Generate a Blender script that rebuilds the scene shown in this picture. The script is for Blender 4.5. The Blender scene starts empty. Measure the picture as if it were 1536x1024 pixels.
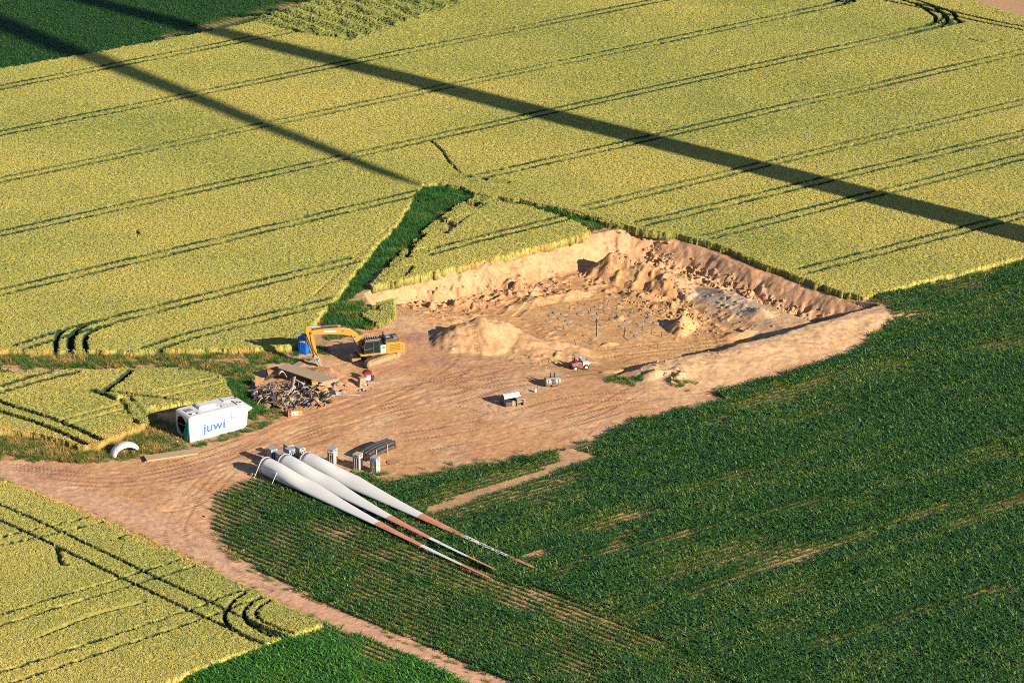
import bpy, bmesh, math, random
import numpy as np
from mathutils import Vector, Matrix, Euler

random.seed(7)
RNG = np.random.default_rng(11)
S = bpy.context.scene
COL = S.collection
R = math.radians

# ------------------------------------------------------------------ camera
TH = R(21.5); F = 4778.0; D0 = 391.0
CAM = np.array([0.0, -D0 * math.cos(TH), D0 * math.sin(TH)])

def G(px, py, z=0.0):
    """Where the ground (height z) lies that shows at this photo pixel (1536 x 1024)."""
    d = np.array([px - 768, F * math.cos(TH) + (512 - py) * math.sin(TH), -F * math.sin(TH) + (512 - py) * math.cos(TH)])
    return CAM + (z - CAM[2]) / d[2] * d

def GP(pts, z=0.0):
    return np.array([G(a, b, z)[:2] for a, b in pts])

cd = bpy.data.cameras.new('camera'); cam = bpy.data.objects.new('camera', cd); COL.objects.link(cam)
cam.location = CAM; cam.rotation_euler = (math.pi / 2 - TH, 0, 0)
cd.sensor_width = 36; cd.lens = 36 * F / 1536; cd.clip_start = 1; cd.clip_end = 20000
S.camera = cam

# ------------------------------------------------------------------ light
EL = R(23)
dt = np.array([-0.7630, 0.6464])                     # which way shadows run over the ground
SUN = np.array([-dt[0] * math.cos(EL), -dt[1] * math.cos(EL), math.sin(EL)])
ld = bpy.data.lights.new('sun', 'SUN'); sun = bpy.data.objects.new('sun', ld); COL.objects.link(sun)
ld.energy = 5.0; ld.angle = R(0.53); ld.color = (1.0, 0.87, 0.68)
sun.rotation_euler = Vector(SUN).to_track_quat('Z', 'Y').to_euler()
w = bpy.data.worlds.new('World'); S.world = w; w.use_nodes = True
nt = w.node_tree; bg = nt.nodes['Background']; sk = nt.nodes.new('ShaderNodeTexSky')
sk.sky_type = 'NISHITA'; sk.sun_disc = False; sk.ozone_density = 4.5; sk.sun_elevation = EL; sk.sun_rotation = math.atan2(SUN[0], SUN[1])
nt.links.new(sk.outputs[0], bg.inputs[0]); bg.inputs[1].default_value = 0.055
S.view_settings.view_transform = 'Standard'; S.view_settings.look = 'None'
S.view_settings.exposure = 0.95
S.cycles.filter_width = 0.9; S.cycles.use_denoising = False; S.cycles.diffuse_bounces = 2; S.cycles.max_bounces = 6; S.view_settings.gamma = 1

# ------------------------------------------------------------------ noise and polygon helpers
TAB = RNG.random((256, 256)).astype(np.float32)
def vn(x, y, s, seed=0):
    """value noise 0..1, feature size s metres"""
    x = np.asarray(x) / s + seed * 17.31 + 1000; y = np.asarray(y) / s + seed * 31.7 + 1000
    xi = np.floor(x).astype(np.int64); yi = np.floor(y).astype(np.int64)
    fx = x - xi; fy = y - yi; fx = fx * fx * (3 - 2 * fx); fy = fy * fy * (3 - 2 * fy)
    a = TAB[xi % 256, yi % 256]; b = TAB[(xi + 1) % 256, yi % 256]
    c = TAB[xi % 256, (yi + 1) % 256]; d = TAB[(xi + 1) % 256, (yi + 1) % 256]
    return (a * (1 - fx) + b * fx) * (1 - fy) + (c * (1 - fx) + d * fx) * fy
def fbm(x, y, s, seed=0, o=4):
    t = 0; a = 1; n = 0
    for i in range(o):
        t = t + a * vn(x, y, s, seed + i * 3); n += a; a *= 0.55; s *= 0.5
    return t / n
def inside(P, x, y):
    r = np.zeros(x.shape, bool); n = len(P)
    for i in range(n):
        x0, y0 = P[i]; x1, y1 = P[(i + 1) % n]
        if y0 == y1: continue
        r ^= ((y0 > y) != (y1 > y)) & (x < (x1 - x0) * (y - y0) / (y1 - y0) + x0)
    return r
def dline(P, x, y, closed=False):
    d = np.full(x.shape, 1e9)
    for i in range(len(P) - (0 if closed else 1)):
        a = P[i]; b = P[(i + 1) % len(P)]; e = b - a; L = e @ e + 1e-9
        t = np.clip(((x - a[0]) * e[0] + (y - a[1]) * e[1]) / L, 0, 1)
        d = np.minimum(d, np.hypot(x - a[0] - t * e[0], y - a[1] - t * e[1]))
    return d
def smooth(P, k=6):
    """Catmull-Rom through points"""
    P = np.asarray(P, float); Q = np.vstack([2 * P[0] - P[1], P, 2 * P[-1] - P[-2]]); out = []
    for i in range(1, len(Q) - 2):
        for t in np.linspace(0, 1, k, endpoint=False):
            a, b, c, d = Q[i - 1:i + 3]
            out.append(0.5 * (2 * b + (c - a) * t + (2 * a - 5 * b + 4 * c - d) * t * t + (3 * b - a - 3 * c + d) * t ** 3))
    return np.array(out + [P[-1]])
def ss(a, b, x):
    t = np.clip((x - a) / (b - a), 0, 1); return t * t * (3 - 2 * t)

# ------------------------------------------------------------------ materials
def newmat(name):
    m = bpy.data.materials.new(name); m.use_nodes = True
    return m, m.node_tree, m.node_tree.nodes['Principled BSDF']
def N(nt, typ, **kw):
    n = nt.nodes.new(typ)
    for k, v in kw.items(): setattr(n, k, v)
    return n
def noise(nt, vec, scale, detail=4, rough=0.6):
    n = N(nt, 'ShaderNodeTexNoise'); n.inputs['Scale'].default_value = scale; n.inputs['Detail'].default_value = detail
    n.inputs['Roughness'].default_value = rough
    if vec is not None: nt.links.new(vec, n.inputs['Vector'])
    return n.outputs[0]
def ramp(nt, fac, stops):
    r = N(nt, 'ShaderNodeValToRGB'); e = r.color_ramp.elements
    while len(e) < len(stops): e.new(0.5)
    for i, (p, c) in enumerate(stops): e[i].position = p; e[i].color = (*c, 1)
    nt.links.new(fac, r.inputs[0]); return r.outputs[0]
def mixc(nt, fac, a, b, mode='MIX'):
    m = N(nt, 'ShaderNodeMix', data_type='RGBA', blend_type=mode)
    for s, v in ((m.inputs[0], fac), (m.inputs[6], a), (m.inputs[7], b)):
        if hasattr(v, 'links') or hasattr(v, 'is_linked'): nt.links.new(v, s)
        elif isinstance(v, (int, float)): s.default_value = v
        else: s.default_value = (*v, 1)
    return m.outputs[2]
def bump(nt, p, h, dist, strength=1.0):
    b = N(nt, 'ShaderNodeBump'); b.inputs['Distance'].default_value = dist; b.inputs['Strength'].default_value = strength
    nt.links.new(h, b.inputs['Height']); nt.links.new(b.outputs[0], p.inputs['Normal'])
def mat(name, col, rough=0.5, metal=0.0, dirt=(0.25, 0.16, 0.09), amt=0.35, sc=1.5, bmp=0.0, spec=0.5):
    """paint, metal or concrete with uneven dust and grime on it"""
    m, nt, p = newmat(name)
    tc = N(nt, 'ShaderNodeTexCoord').outputs['Object']
    n1 = noise(nt, tc, sc, 6, 0.65); n2 = noise(nt, tc, sc * 7, 4, 0.6)
    f = ramp(nt, n1, [(0.42, (0, 0, 0)), (0.72, (amt, amt, amt))])
    c = mixc(nt, f, col, dirt)
    c = mixc(nt, ramp(nt, n2, [(0.3, (0.16, 0.16, 0.16)), (0.7, (0, 0, 0))]), c, (col[0] * 0.6, col[1] * 0.6, col[2] * 0.6))
    nt.links.new(c, p.inputs['Base Color'])
    p.inputs['Roughness'].default_value = rough; p.inputs['Metallic'].default_value = metal
    p.inputs['Specular IOR Level'].default_value = spec
    if bmp: bump(nt, p, n2, bmp)
    return m

M = {}
M['yellow'] = mat('yellow_paint', (0.50, 0.225, 0.012), 0.45, amt=0.65, sc=0.9, dirt=(0.33, 0.20, 0.10))
M['track'] = mat('track_steel', (0.16, 0.115, 0.075), 0.8, dirt=(0.34, 0.22, 0.12), amt=0.9, sc=1.2)
M['louvre'] = mat('louvre_paint', (0.10, 0.07, 0.04), 0.7)
M['dusty'] = mat('dusty_yellow', (0.34, 0.21, 0.09), 0.75, dirt=(0.36, 0.24, 0.14), amt=0.9, sc=1.2)
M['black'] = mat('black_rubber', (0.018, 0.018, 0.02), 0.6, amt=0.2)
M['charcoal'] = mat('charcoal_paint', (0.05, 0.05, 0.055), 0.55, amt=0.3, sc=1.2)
M['chrome'] = mat('bare_steel', (0.55, 0.55, 0.55), 0.3, 0.8, amt=0.2)
M['steel'] = mat('worn_steel', (0.30, 0.28, 0.26), 0.6, 0.3, amt=0.6, sc=1.4)
M['grey'] = mat('grey_paint', (0.36, 0.37, 0.38), 0.5, amt=0.25)
M['roofgrey'] = mat('lid_grey', (0.30, 0.32, 0.33), 0.6, amt=0.3)
M['white'] = mat('white_gelcoat', (0.62, 0.62, 0.62), 0.35, amt=0.12, sc=0.7, dirt=(0.5, 0.45, 0.38))
M['blade'] = mat('blade_gelcoat', (0.66, 0.655, 0.645), 0.35, amt=0.14, sc=0.35, dirt=(0.45, 0.40, 0.33))
M['red'] = mat('faded_red_paint', (0.56, 0.21, 0.125), 0.5, amt=0.5, sc=0.8, dirt=(0.58, 0.40, 0.32))
M['redp'] = mat('red_paint', (0.5, 0.03, 0.025), 0.45, amt=0.2)
M['pink'] = mat('weathered_red', (0.42, 0.12, 0.09), 0.7, amt=0.5)
M['teal'] = mat('turquoise_plastic', (0.01, 0.42, 0.55), 0.4, amt=0.15)
M['blue'] = mat('blue_plastic', (0.008, 0.14, 0.58), 0.4, amt=0.1)
M['bluedoor'] = mat('blue_plastic_door', (0.006, 0.09, 0.42), 0.4, amt=0.1)
M['logo'] = mat('blue_lettering', (0.04, 0.15, 0.52), 0.5, amt=0.05)
M['logo2'] = mat('pale_blue_lettering', (0.20, 0.33, 0.60), 0.5, amt=0.05)
M['sticker'] = mat('sticker_blue', (0.02, 0.20, 0.62), 0.5, amt=0.05)
M['lemon'] = mat('sticker_yellow', (0.75, 0.55, 0.03), 0.5, amt=0.05)
M['green'] = mat('sticker_green', (0.03, 0.40, 0.15), 0.5, amt=0.05)
M['tarp'] = mat('green_tarpaulin', (0.015, 0.26, 0.16), 0.45, amt=0.15, dirt=(0.02, 0.22, 0.14), sc=2)
M['brown'] = mat('brown_line', (0.25, 0.12, 0.09), 0.6)
M['wood'] = mat('weathered_boards', (0.44, 0.31, 0.19), 0.8, amt=0.5, dirt=(0.30, 0.21, 0.14), sc=1.2, bmp=0.01)
M['woodedge'] = mat('board_edge', (0.42, 0.25, 0.09), 0.8, amt=0.4)
M['concrete'] = mat('broken_concrete', (0.30, 0.23, 0.16), 0.9, amt=0.7, sc=1.3, dirt=(0.36, 0.25, 0.15), bmp=0.03)
M['concgrey'] = mat('grey_concrete', (0.27, 0.26, 0.25), 0.9, amt=0.5, sc=1.3, dirt=(0.34, 0.25, 0.17), bmp=0.03)
M['pale'] = mat('pale_steel', (0.55, 0.52, 0.47), 0.6, amt=0.3)
M['scrap'] = mat('grey_scrap_steel', (0.26, 0.245, 0.23), 0.55, 0.35, amt=0.6, sc=2, dirt=(0.25, 0.13, 0.06))
M['rust'] = mat('rusty_scrap_steel', (0.26, 0.13, 0.06), 0.8, amt=0.7, sc=2, dirt=(0.34, 0.20, 0.10))
M['rustplate'] = mat('rusty_plate', (0.30, 0.20, 0.13), 0.7, amt=1.0, sc=1.6, dirt=(0.50, 0.20, 0.05))
M['pipe'] = mat('dark_pipe', (0.045, 0.042, 0.045), 0.5, amt=0.35, sc=1.5, dirt=(0.16, 0.13, 0.11))
M['stake'] = mat('dark_stake', (0.05, 0.04, 0.035), 0.8, amt=0.3)
M['greyhead'] = mat('grey_cement', (0.36, 0.28, 0.22), 0.9, amt=0.6, sc=2.5, dirt=(0.42, 0.28, 0.15))
M['hose'] = mat('bluegrey_hose', (0.42, 0.40, 0.38), 0.6, amt=0.3)
m, nt, p = newmat('cab_glass'); p.inputs['Base Color'].default_value = (0.008, 0.018, 0.018, 1); p.inputs['Roughness'].default_value = 0.12
M['glass'] = m
m, nt, p = newmat('dark_inside'); p.inputs['Base Color'].default_value = (0.02, 0.02, 0.025, 1); p.inputs['Roughness'].default_value = 0.9  # near-black colour stands in for shade inside the hollow nacelle and blade roots
M['dark'] = m

# ------------------------------------------------------------------ mesh building
class MB:
    def __init__(s): s.v = []; s.f = []
    def add(s, vs, fs):
        o = len(s.v); s.v += [tuple(map(float, q)) for q in vs]; s.f += [tuple(i + o for i in f) for f in fs]; return s
    def box(s, c, d, rot=(0, 0, 0), taper=1.0):
        Mx = Matrix.Translation(Vector(c)) @ Euler(rot).to_matrix().to_4x4(); vs = []
        for z in (-1, 1):
            k = taper if z > 0 else 1
            for x, y in ((-1, -1), (1, -1), (1, 1), (-1, 1)):
                vs.append(Mx @ Vector((x * d[0] / 2 * k, y * d[1] / 2 * k, z * d[2] / 2)))
        return s.add(vs, [(3, 2, 1, 0), (4, 5, 6, 7), (0, 1, 5, 4), (1, 2, 6, 5), (2, 3, 7, 6), (3, 0, 4, 7)])
    def loft(s, secs, cap=True):
        n = len(secs[0]); fs = []; vs = [q for c in secs for q in c]
        for i in range(len(secs) - 1):
            for j in range(n):
                k = (j + 1) % n; fs.append((i * n + j, i * n + k, (i + 1) * n + k, (i + 1) * n + j))
        if cap: fs.append(tuple(range(n - 1, -1, -1))); fs.append(tuple((len(secs) - 1) * n + j for j in range(n)))
        return s.add(vs, fs)
    def tube(s, pts, r, n=8, cap=True, flat=1.0):
        pts = [Vector(q) for q in pts]; secs = []
        rr = r if isinstance(r, (list, tuple)) else [r] * len(pts)
        for i, q in enumerate(pts):
            t = (pts[min(i + 1, len(pts) - 1)] - pts[max(i - 1, 0)]).normalized()
            a = t.cross(Vector((0, 0, 1)))
            if a.length < 1e-3: a = Vector((1, 0, 0))
            a.normalize(); b = a.cross(t).normalized()
            secs.append([q + rr[i] * (a * math.cos(2 * math.pi * j / n) + b * flat * math.sin(2 * math.pi * j / n)) for j in range(n)])
        return s.loft(secs, cap)
    def cyl(s, a, b, r, n=16, r2=None): return s.tube([a, b], [r, r if r2 is None else r2], n)
    def prism(s, prof, y0, y1):
        """profile in the x-z plane extruded along y"""
        n = len(prof); vs = [(x, y0, z) for x, z in prof] + [(x, y1, z) for x, z in prof]
        return s.add(vs, [tuple(range(n)), tuple(range(2 * n - 1, n - 1, -1))] + [(j, j + n, (j + 1) % n + n, (j + 1) % n) for j in range(n)])
    def lump(s, c, d, seed=0, n=1, jag=0.3):
        bm = bmesh.new(); bmesh.ops.create_icosphere(bm, subdivisions=n, radius=0.5); r = random.Random(seed)
        Mx = Euler((r.uniform(-.5, .5), r.uniform(-.5, .5), r.uniform(0, 6))).to_matrix()
        vs = []
        for q in bm.verts:
            co = q.co * (1 + r.uniform(-jag, jag)); vs.append(Vector(c) + Mx @ Vector((co.x * d[0], co.y * d[1], co.z * d[2])))
        fs = [tuple(q.index for q in f.verts) for f in bm.faces]; bm.free(); return s.add(vs, fs)
    def build(s, name, mt, parent=None, bevel=0.0, smooth=False, seg=2):
        me = bpy.data.meshes.new(name); me.from_pydata(s.v, [], s.f)
        bm = bmesh.new(); bm.from_mesh(me); bmesh.ops.recalc_face_normals(bm, faces=bm.faces); bm.to_mesh(me); bm.free()
        me.materials.append(mt)
        if smooth: me.polygons.foreach_set('use_smooth', [True] * len(me.polygons))
        o = bpy.data.objects.new(name, me); COL.objects.link(o)
        if parent: o.parent = parent
        if bevel:
            b = o.modifiers.new('bevel', 'BEVEL'); b.width = bevel; b.segments = seg; b.limit_method = 'ANGLE'; b.angle_limit = R(40)
        return o
def tag(o, label, cat, group=None, kind=None):
    o['label'] = label
    o['category'] = cat
    if group: o['group'] = group
    o['kind'] = kind or 'thing'
    return o
def thing(name, loc, rz=0, label=None, cat=None, group=None, rot=None):
    o = bpy.data.objects.new(name, None); COL.objects.link(o); o.location = loc
    o.rotation_euler = rot if rot else (0, 0, rz); o.empty_display_size = 0.2
    if label: tag(o, label, cat, group)
    return o
def copy_tree(o, parent=None):
    c = o.copy(); COL.objects.link(c)
    if parent: c.parent = parent
    for ch in list(o.children): copy_tree(ch, c)
    return c
def grid_mesh(name, X, Y, Z, mt, mask=None, col=None):
    """heightfield; X,Y,Z 2-D arrays; mask keeps faces"""
    h, wd = X.shape; idx = np.arange(h * wd).reshape(h, wd)
    q = np.stack([idx[:-1, :-1], idx[:-1, 1:], idx[1:, 1:], idx[1:, :-1]], -1).reshape(-1, 4)
    if mask is not None: q = q[mask.reshape(-1)]
    used, inv = np.unique(q, return_inverse=True); q = inv.reshape(-1, 4)
    co = np.stack([X.reshape(-1)[used], Y.reshape(-1)[used], Z.reshape(-1)[used]], -1).astype(np.float32)
    me = bpy.data.meshes.new(name); me.vertices.add(len(co)); me.vertices.foreach_set('co', co.reshape(-1))
    me.loops.add(q.size); me.loops.foreach_set('vertex_index', q.reshape(-1).astype(np.int32))
    me.polygons.add(len(q)); me.polygons.foreach_set('loop_start', np.arange(0, q.size, 4, dtype=np.int32))
    me.polygons.foreach_set('loop_total', np.full(len(q), 4, np.int32))
    if col is not None:
        for nm, a in col.items():
            if a.ndim == 3:
                c4 = np.ones((len(used), 4), np.float32); c4[:, :3] = a.reshape(-1, 3)[used]
                at = me.attributes.new(nm, 'FLOAT_COLOR', 'POINT'); at.data.foreach_set('color', c4.reshape(-1))
            else:
                at = me.attributes.new(nm, 'FLOAT', 'POINT'); at.data.foreach_set('value', a.reshape(-1)[used].astype(np.float32))
    me.update(calc_edges=True); me.materials.append(mt)
    o = bpy.data.objects.new(name, me); COL.objects.link(o); return o

# ------------------------------------------------------------------ the ground: one sheet, pit and heaps modelled in it
A0 = R(36.1); UX = np.array([math.cos(A0), math.sin(A0)]); VX = np.array([-math.sin(A0), math.cos(A0)])   # along / across the tramlines
STEP = 0.17
gx = np.arange(-64, 74, STEP); gy = np.arange(-92, 54, STEP)
far = np.array([1, 3, 7, 15, 30, 60, 120, 250, 500, 1000, 2500, 6000.])
lx = np.concatenate([gx[0] - far[::-1], gx, gx[-1] + far]); ly = np.concatenate([gy[0] - far[::-1], gy, gy[-1] + far])
X, Y = np.meshgrid(lx, ly)
PIT = [(548, 440), (600, 425), (680, 410), (760, 391), (840, 367), (900, 350), (945, 347), (985, 351), (1068, 377), (1115, 398), (1199, 426), (1260, 447), (1318, 466),
       (1260, 485), (1180, 507), (1090, 531), (1000, 549), (935, 560), (900, 570), (830, 565), (760, 552), (700, 538), (650, 515), (620, 490), (600, 478), (565, 470)]
PW = GP(PIT)
ins = inside(PW, X, Y)
jx = (fbm(X, Y, 2.2, 5) - .5) * 1.6; jy = (fbm(X, Y, 2.2, 9) - .5) * 1.6
Xj = X + jx * 0.7; Yj = Y + jy * 0.7
d_left = dline(PW[0:7], Xj, Yj); d_right = dline(PW[6:13], Xj, Yj); d_near = dline(PW[12:18], X + jx * .3, Y + jy * .3); d_ramp = dline(PW[18:], X, Y)
d_side = dline(PW[[25, 0]], X, Y)
def slope(d, run): return ss(0, 1, d / run) * 0.5 + np.clip(d / run, 0, 1) * 0.5
dep = np.minimum.reduce([slope(d_left, 3.6), slope(d_right, 3.4), slope(d_near, 2.6), slope(d_ramp, 13.0)])
Z = np.where(ins, -2.5 * dep, 0.0)
# a lip of thrown-out sand along the near edge, spread towards the maize
lip = dline(GP([(1325, 470), (1260, 489), (1180, 512), (1090, 538), (1010, 556)]), X, Y)
Z += np.where(ins, 0.9 * ss(1.3, 0, lip), 0.9 * ss(7.5, 0.2, lip)) * (0.75 + 0.5 * fbm(X, Y, 6, 3))
lip2 = dline(GP([(560, 437), (680, 409), (840, 366), (930, 347)]), X, Y)
Z += 0.25 * ss(1.6, 0, lip2) * ~ins
# bench below the far bank and the grey face in front of it
BEN = GP([(975, 372), (1030, 428), (1052, 442), (1082, 460), (1108, 474), (1138, 490), (1175, 502), (1220, 494), (1262, 484), (1199, 462), (1139, 441), (1080, 417), (1020, 393)])
BENs = GP([(975, 385), (1025, 425), (1060, 437), (1090, 455), (1112, 462), (1135, 475), (1160, 497)])
bi = inside(BEN, X + jx * .12, Y + jy * .12)
Z = np.where(ins & bi, Z + 1.35 * np.clip(dline(BEN[1:7], X + jx * .15, Y + jy * .15) / 4.4, 0, 1) * ss(0.2, 1.6, d_right - 1.6) * ss(0, 5, dline(PW[12:18], X, Y)) * ss(0, 7, dline(GP([(940, 380), (1000, 402), (1030, 428)], -2), X, Y)), Z)
def heap(px, py, rx, ry, h, rot=0.0, z=0.0, p=1.3, rough=.25, seed=1):
    global Z
    c = G(px, py, z); ca, sa = math.cos(rot), math.sin(rot); dx = X - c[0]; dy = Y - c[1]
    a = (dx * ca + dy * sa) / rx; b = (-dx * sa + dy * ca) / ry
    r = np.sqrt(a * a + b * b) * (1 + (fbm(X, Y, rx * .7, seed) - .5) * rough * 2.2)
    k = np.clip(1 - r, 0, 1)
    Z = Z + h * k ** (1 / p) * np.minimum(1, k * 6) * (0.85 + .3 * fbm(X, Y, 1.2, seed + 4))
# the big sand heap beside the ramp and its tail
heap(716, 512, 6.2, 5.0, 2.5, R(20), -.6, 1.0, .38, 21)
heap(765, 508, 8.5, 4.2, 1.9, R(-8), -.6, 1.0, .5, 27)
heap(805, 524, 9.5, 4.8, 1.6, R(-8), -.8, .95, .45, 22)
heap(850, 512, 6.0, 2.4, 0.8, R(-20), -1.2, .9, .3, 23)
# rubble heap below the far corner, clods, small heaps
heap(950, 414, 7.0, 4.4, 2.6, R(-20), -2.2, .95, .5, 31)
heap(998, 428, 5.0, 3.2, 1.8, R(-35), -2.2, .95, .5, 33)
heap(915, 408, 3.4, 2.6, 2.0, 0, -2.2, .95, .5, 34)
heap(860, 440, 5.0, 1.8, .8, R(20), -2.3, .9, .6, 52)
heap(800, 452, 4.5, 1.6, .7, R(35), -2.2, .9, .6, 53)
heap(700, 452, 4.5, 2.2, .8, R(25), -1.8, .9, .6, 54)
heap(970, 448, 4.5, 1.3, .9, R(-30), -2.4, .9, .6, 57)
heap(1110, 505, 3.0, 1.2, .6, R(10), -2.5, .9, .6, 58)
heap(1025, 492, 3.0, 2.0, 1.9, R(60), -2.5, .9, .5, 35)
heap(1000, 462, 4.8, 1.3, 0.7, R(-38), -2.5, .8, .7, 36)
heap(1142, 486, 3.0, 1.8, .9, R(-30), -2.5, .8, .7, 37)
heap(778, 430, 2.4, 2.6, 1.3, R(60), -2.0, .8, .6, 39)
heap(740, 420, 3.5, 2.0, .8, R(30), -1.8, .8, .6, 40)
heap(930, 478, 1.0, .8, .45, 0, -2.5, .8, .6, 41)
heap(913, 515, 1.6, .7, .5, R(20), -2.3, .8, .6, 42)
heap(985, 568, 2.2, 1.0, .8, R(20), 0, .9, .6, 43)
heap(1020, 572, 1.8, .8, .7, R(40), 0, .9, .6, 44)
heap(935, 553, 2.6, .8, .55, R(15), -.5, .9, .6, 45)
heap(880, 668, 2.6, .9, .25, R(30), 0, .9, .4, 46)
heap(510, 465, 2.2, 1.6, .5, 0, 0, .9, .5, 47)
heap(495, 565, 5.2, 1.7, 1.15, R(-38), 0, .9, .3, 48)
heap(440, 585, 4.2, 3.0, .5, R(10), 0, .9, .4, 49)
heap(505, 582, 4.2, 2.0, .5, R(10), 0, .9, .4, 50)
heap(640, 300, 5, 2.0, .35, R(-30), 0, .9, .4, 51)

# what kind of surface where
FIELD_DIRT = GP([(0, 684), (60, 688), (130, 694), (215, 690), (300, 678), (345, 660), (400, 640), (430, 625), (370, 590), (372, 560), (420, 545), (470, 520), (520, 505), (545, 470), (545, 438),
                 (600, 425), (700, 405), (880, 355), (900, 342), (985, 348), (1120, 392), (1290, 448), (1340, 485), (1260, 535), (1120, 578), (1060, 600), (960, 628), (860, 668), (760, 692), (660, 708),
                 (590, 720), (560, 712), (540, 720), (385, 715), (330, 738), (312, 775), (330, 815), (380, 850), (470, 895), (640, 965), (790, 1030), (700, 1030), (560, 962), (350, 868), (200, 798), (0, 722)])
dirt = inside(FIELD_DIRT, X, Y)
inpit = ss(0, 1.0, -Z / 1.0) * ins
# ruts and tyre prints
TK = np.zeros(X.shape); TS = np.zeros(X.shape)
def arcl(L, x, y):
    best = np.full(x.shape, 1e9); sr = np.zeros(x.shape); acc = 0.0
    for i in range(len(L) - 1):
        a = L[i]; e = L[i + 1] - a; n = math.hypot(*e) + 1e-9; t = ((x - a[0]) * e[0] + (y - a[1]) * e[1]) / n; tc = np.clip(t, 0, n)
        d = np.hypot(x - a[0] - tc * e[0] / n, y - a[1] - tc * e[1] / n); m_ = d < best; best[m_] = d[m_]; sr[m_] = acc + tc[m_]; acc += n
    return sr
def rut(pts, depth, wd, tread=0.0, gauge=None, z=0.0, per=.42):
    global Z
    P = smooth(GP(pts, z), 8)
    lines = [P]
    if gauge:
        t = np.gradient(P, axis=0); n = np.stack([-t[:, 1], t[:, 0]], -1); n /= np.linalg.norm(n, axis=1)[:, None] + 1e-9
        lines = [P + n * gauge / 2, P - n * gauge / 2]
    for L in lines:
        lo = L.min(0) - 2; hi = L.max(0) + 2
        iy = np.where((ly > lo[1]) & (ly < hi[1]))[0]; ix = np.where((lx > lo[0]) & (lx < hi[0]))[0]
        if len(iy) < 2 or len(ix) < 2: continue
        sl = (slice(iy[0], iy[-1] + 1), slice(ix[0], ix[-1] + 1))
        d = dline(L, X[sl] + jx[sl] * .12, Y[sl] + jy[sl] * .12)
        k = ss(wd, wd * .55, d); edge = ss(wd * .6, wd, d) * ss(wd * 1.8, wd * 1.1, d)
        br = .35 + 1.0 * vn(X[sl], Y[sl], 2.5, 77)
        tr = 0
        if tread:
            kk = k * ss(.42, .60, vn(X[sl], Y[sl], 6, 79) * .6 + vn(X[sl], Y[sl], 2, 78) * .4); u_ = kk > TK[sl]
            TK[sl] = np.where(u_, kk, TK[sl]); TS[sl] = np.where(k > 0, np.where(u_ | (TK[sl] == 0), arcl(L, X[sl], Y[sl]), TS[sl]), TS[sl])
        Z[sl] += (-depth * k + depth * .6 * edge) * br * .30 + tr * .9
for o in range(3):
    rut([(0, 700 + o * 8), (160, 716 + o * 6), (270, 702 + o * 6), (380, 668 + o * 8), (520, 618 + o * 12), (660, 572 + o * 16), (760, 545 + o * 14)], .07, .38, .03, 2.3)
rut([(0, 716), (200, 780), (360, 855), (560, 948), (770, 1040)], .05, .4, .0, 2.0)
rut([(0, 705), (200, 722), (300, 740), (335, 790), (380, 835), (470, 880), (640, 955)], .06, .36, .02, 2.2)
rut([(150, 740), (240, 760), (300, 745), (345, 700), (420, 655)], .07, .33, .03, 2.2)
rut([(180, 735), (270, 790), (330, 830), (420, 880)], .06, .3, .02, 2.2)
rut([(210, 730), (255, 790), (300, 845), (350, 862)], .05, .3, .0, 2.0)
rut([(270, 828), (262, 790), (290, 740), (350, 690), (430, 645)], .06, .3, .02, 2.1)
rut([(260, 690), (330, 668), (450, 625), (560, 590), (700, 560)], .09, .4, .03, None)
rut([(470, 640), (640, 610), (800, 640), (940, 610), (1060, 598)], .06, .36, .03, 2.3)
rut([(560, 660), (700, 640), (860, 600), (1000, 590)], .06, .36, .03, 2.3)
rut([(600, 690), (740, 660), (880, 620), (960, 580)], .06, .34, .02, 2.2)
rut([(520, 640), (640, 580), (700, 540), (690, 500)], .06, .4, .03, 2.5)
rut([(600, 560), (740, 575), (860, 555), (930, 530)], .06, .4, .04, 2.3)
rut([(640, 590), (760, 580), (900, 545), (980, 520), (1060, 535)], .06, .4, .04, 2.3, -1.0)
rut([(1000, 540), (900, 530), (840, 545), (740, 560)], .05, .4, .04, 2.0, -1.0)
rut([(680, 470), (760, 440), (860, 425), (930, 440)], .10, .5, .04, 2.6, -2.3)
rut([(640, 478), (720, 445), (820, 405)], .09, .5, .0, 2.4, -2.0)
rut([(700, 455), (790, 420), (880, 400), (930, 395)], .2, .5, .05, 2.5, -2.4); rut([(800, 455), (880, 445), (960, 450), (1040, 490), (1060, 520)], .16, .45, .05, 2.3, -2.5)
rut([(760, 470), (800, 440), (850, 412)], .22, .5, .05, 2.4, -2.3); rut([(880, 430), (960, 440), (1060, 480), (1120, 500)], .18, .45, .06, 2.4, -2.5); rut([(900, 530), (980, 520), (1080, 510), (1130, 500)], .12, .4, .06, 2.3, -2.4)
rut([(980, 505), (1040, 520), (1090, 515)], .12, .4, .05, 2.3, -2.5); rut([(830, 425), (900, 418), (960, 440)], .2, .5, .05, None, -2.4); rut([(650, 470), (740, 452), (800, 425), (830, 395)], .25, .55, .06, None, -2.2)
rut([(720, 595), (742, 622)], .14, .2); rut([(744, 585), (752, 598)], .12, .2); rut([(745, 606), (747, 622)], .10, .16); rut([(762, 612), (756, 622)], .12, .16)
rut([(880, 655), (886, 640)], .14, .3); rut([(884, 650), (900, 632)], .10, .22); rut([(735, 680), (722, 692)], .12, .2)
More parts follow.
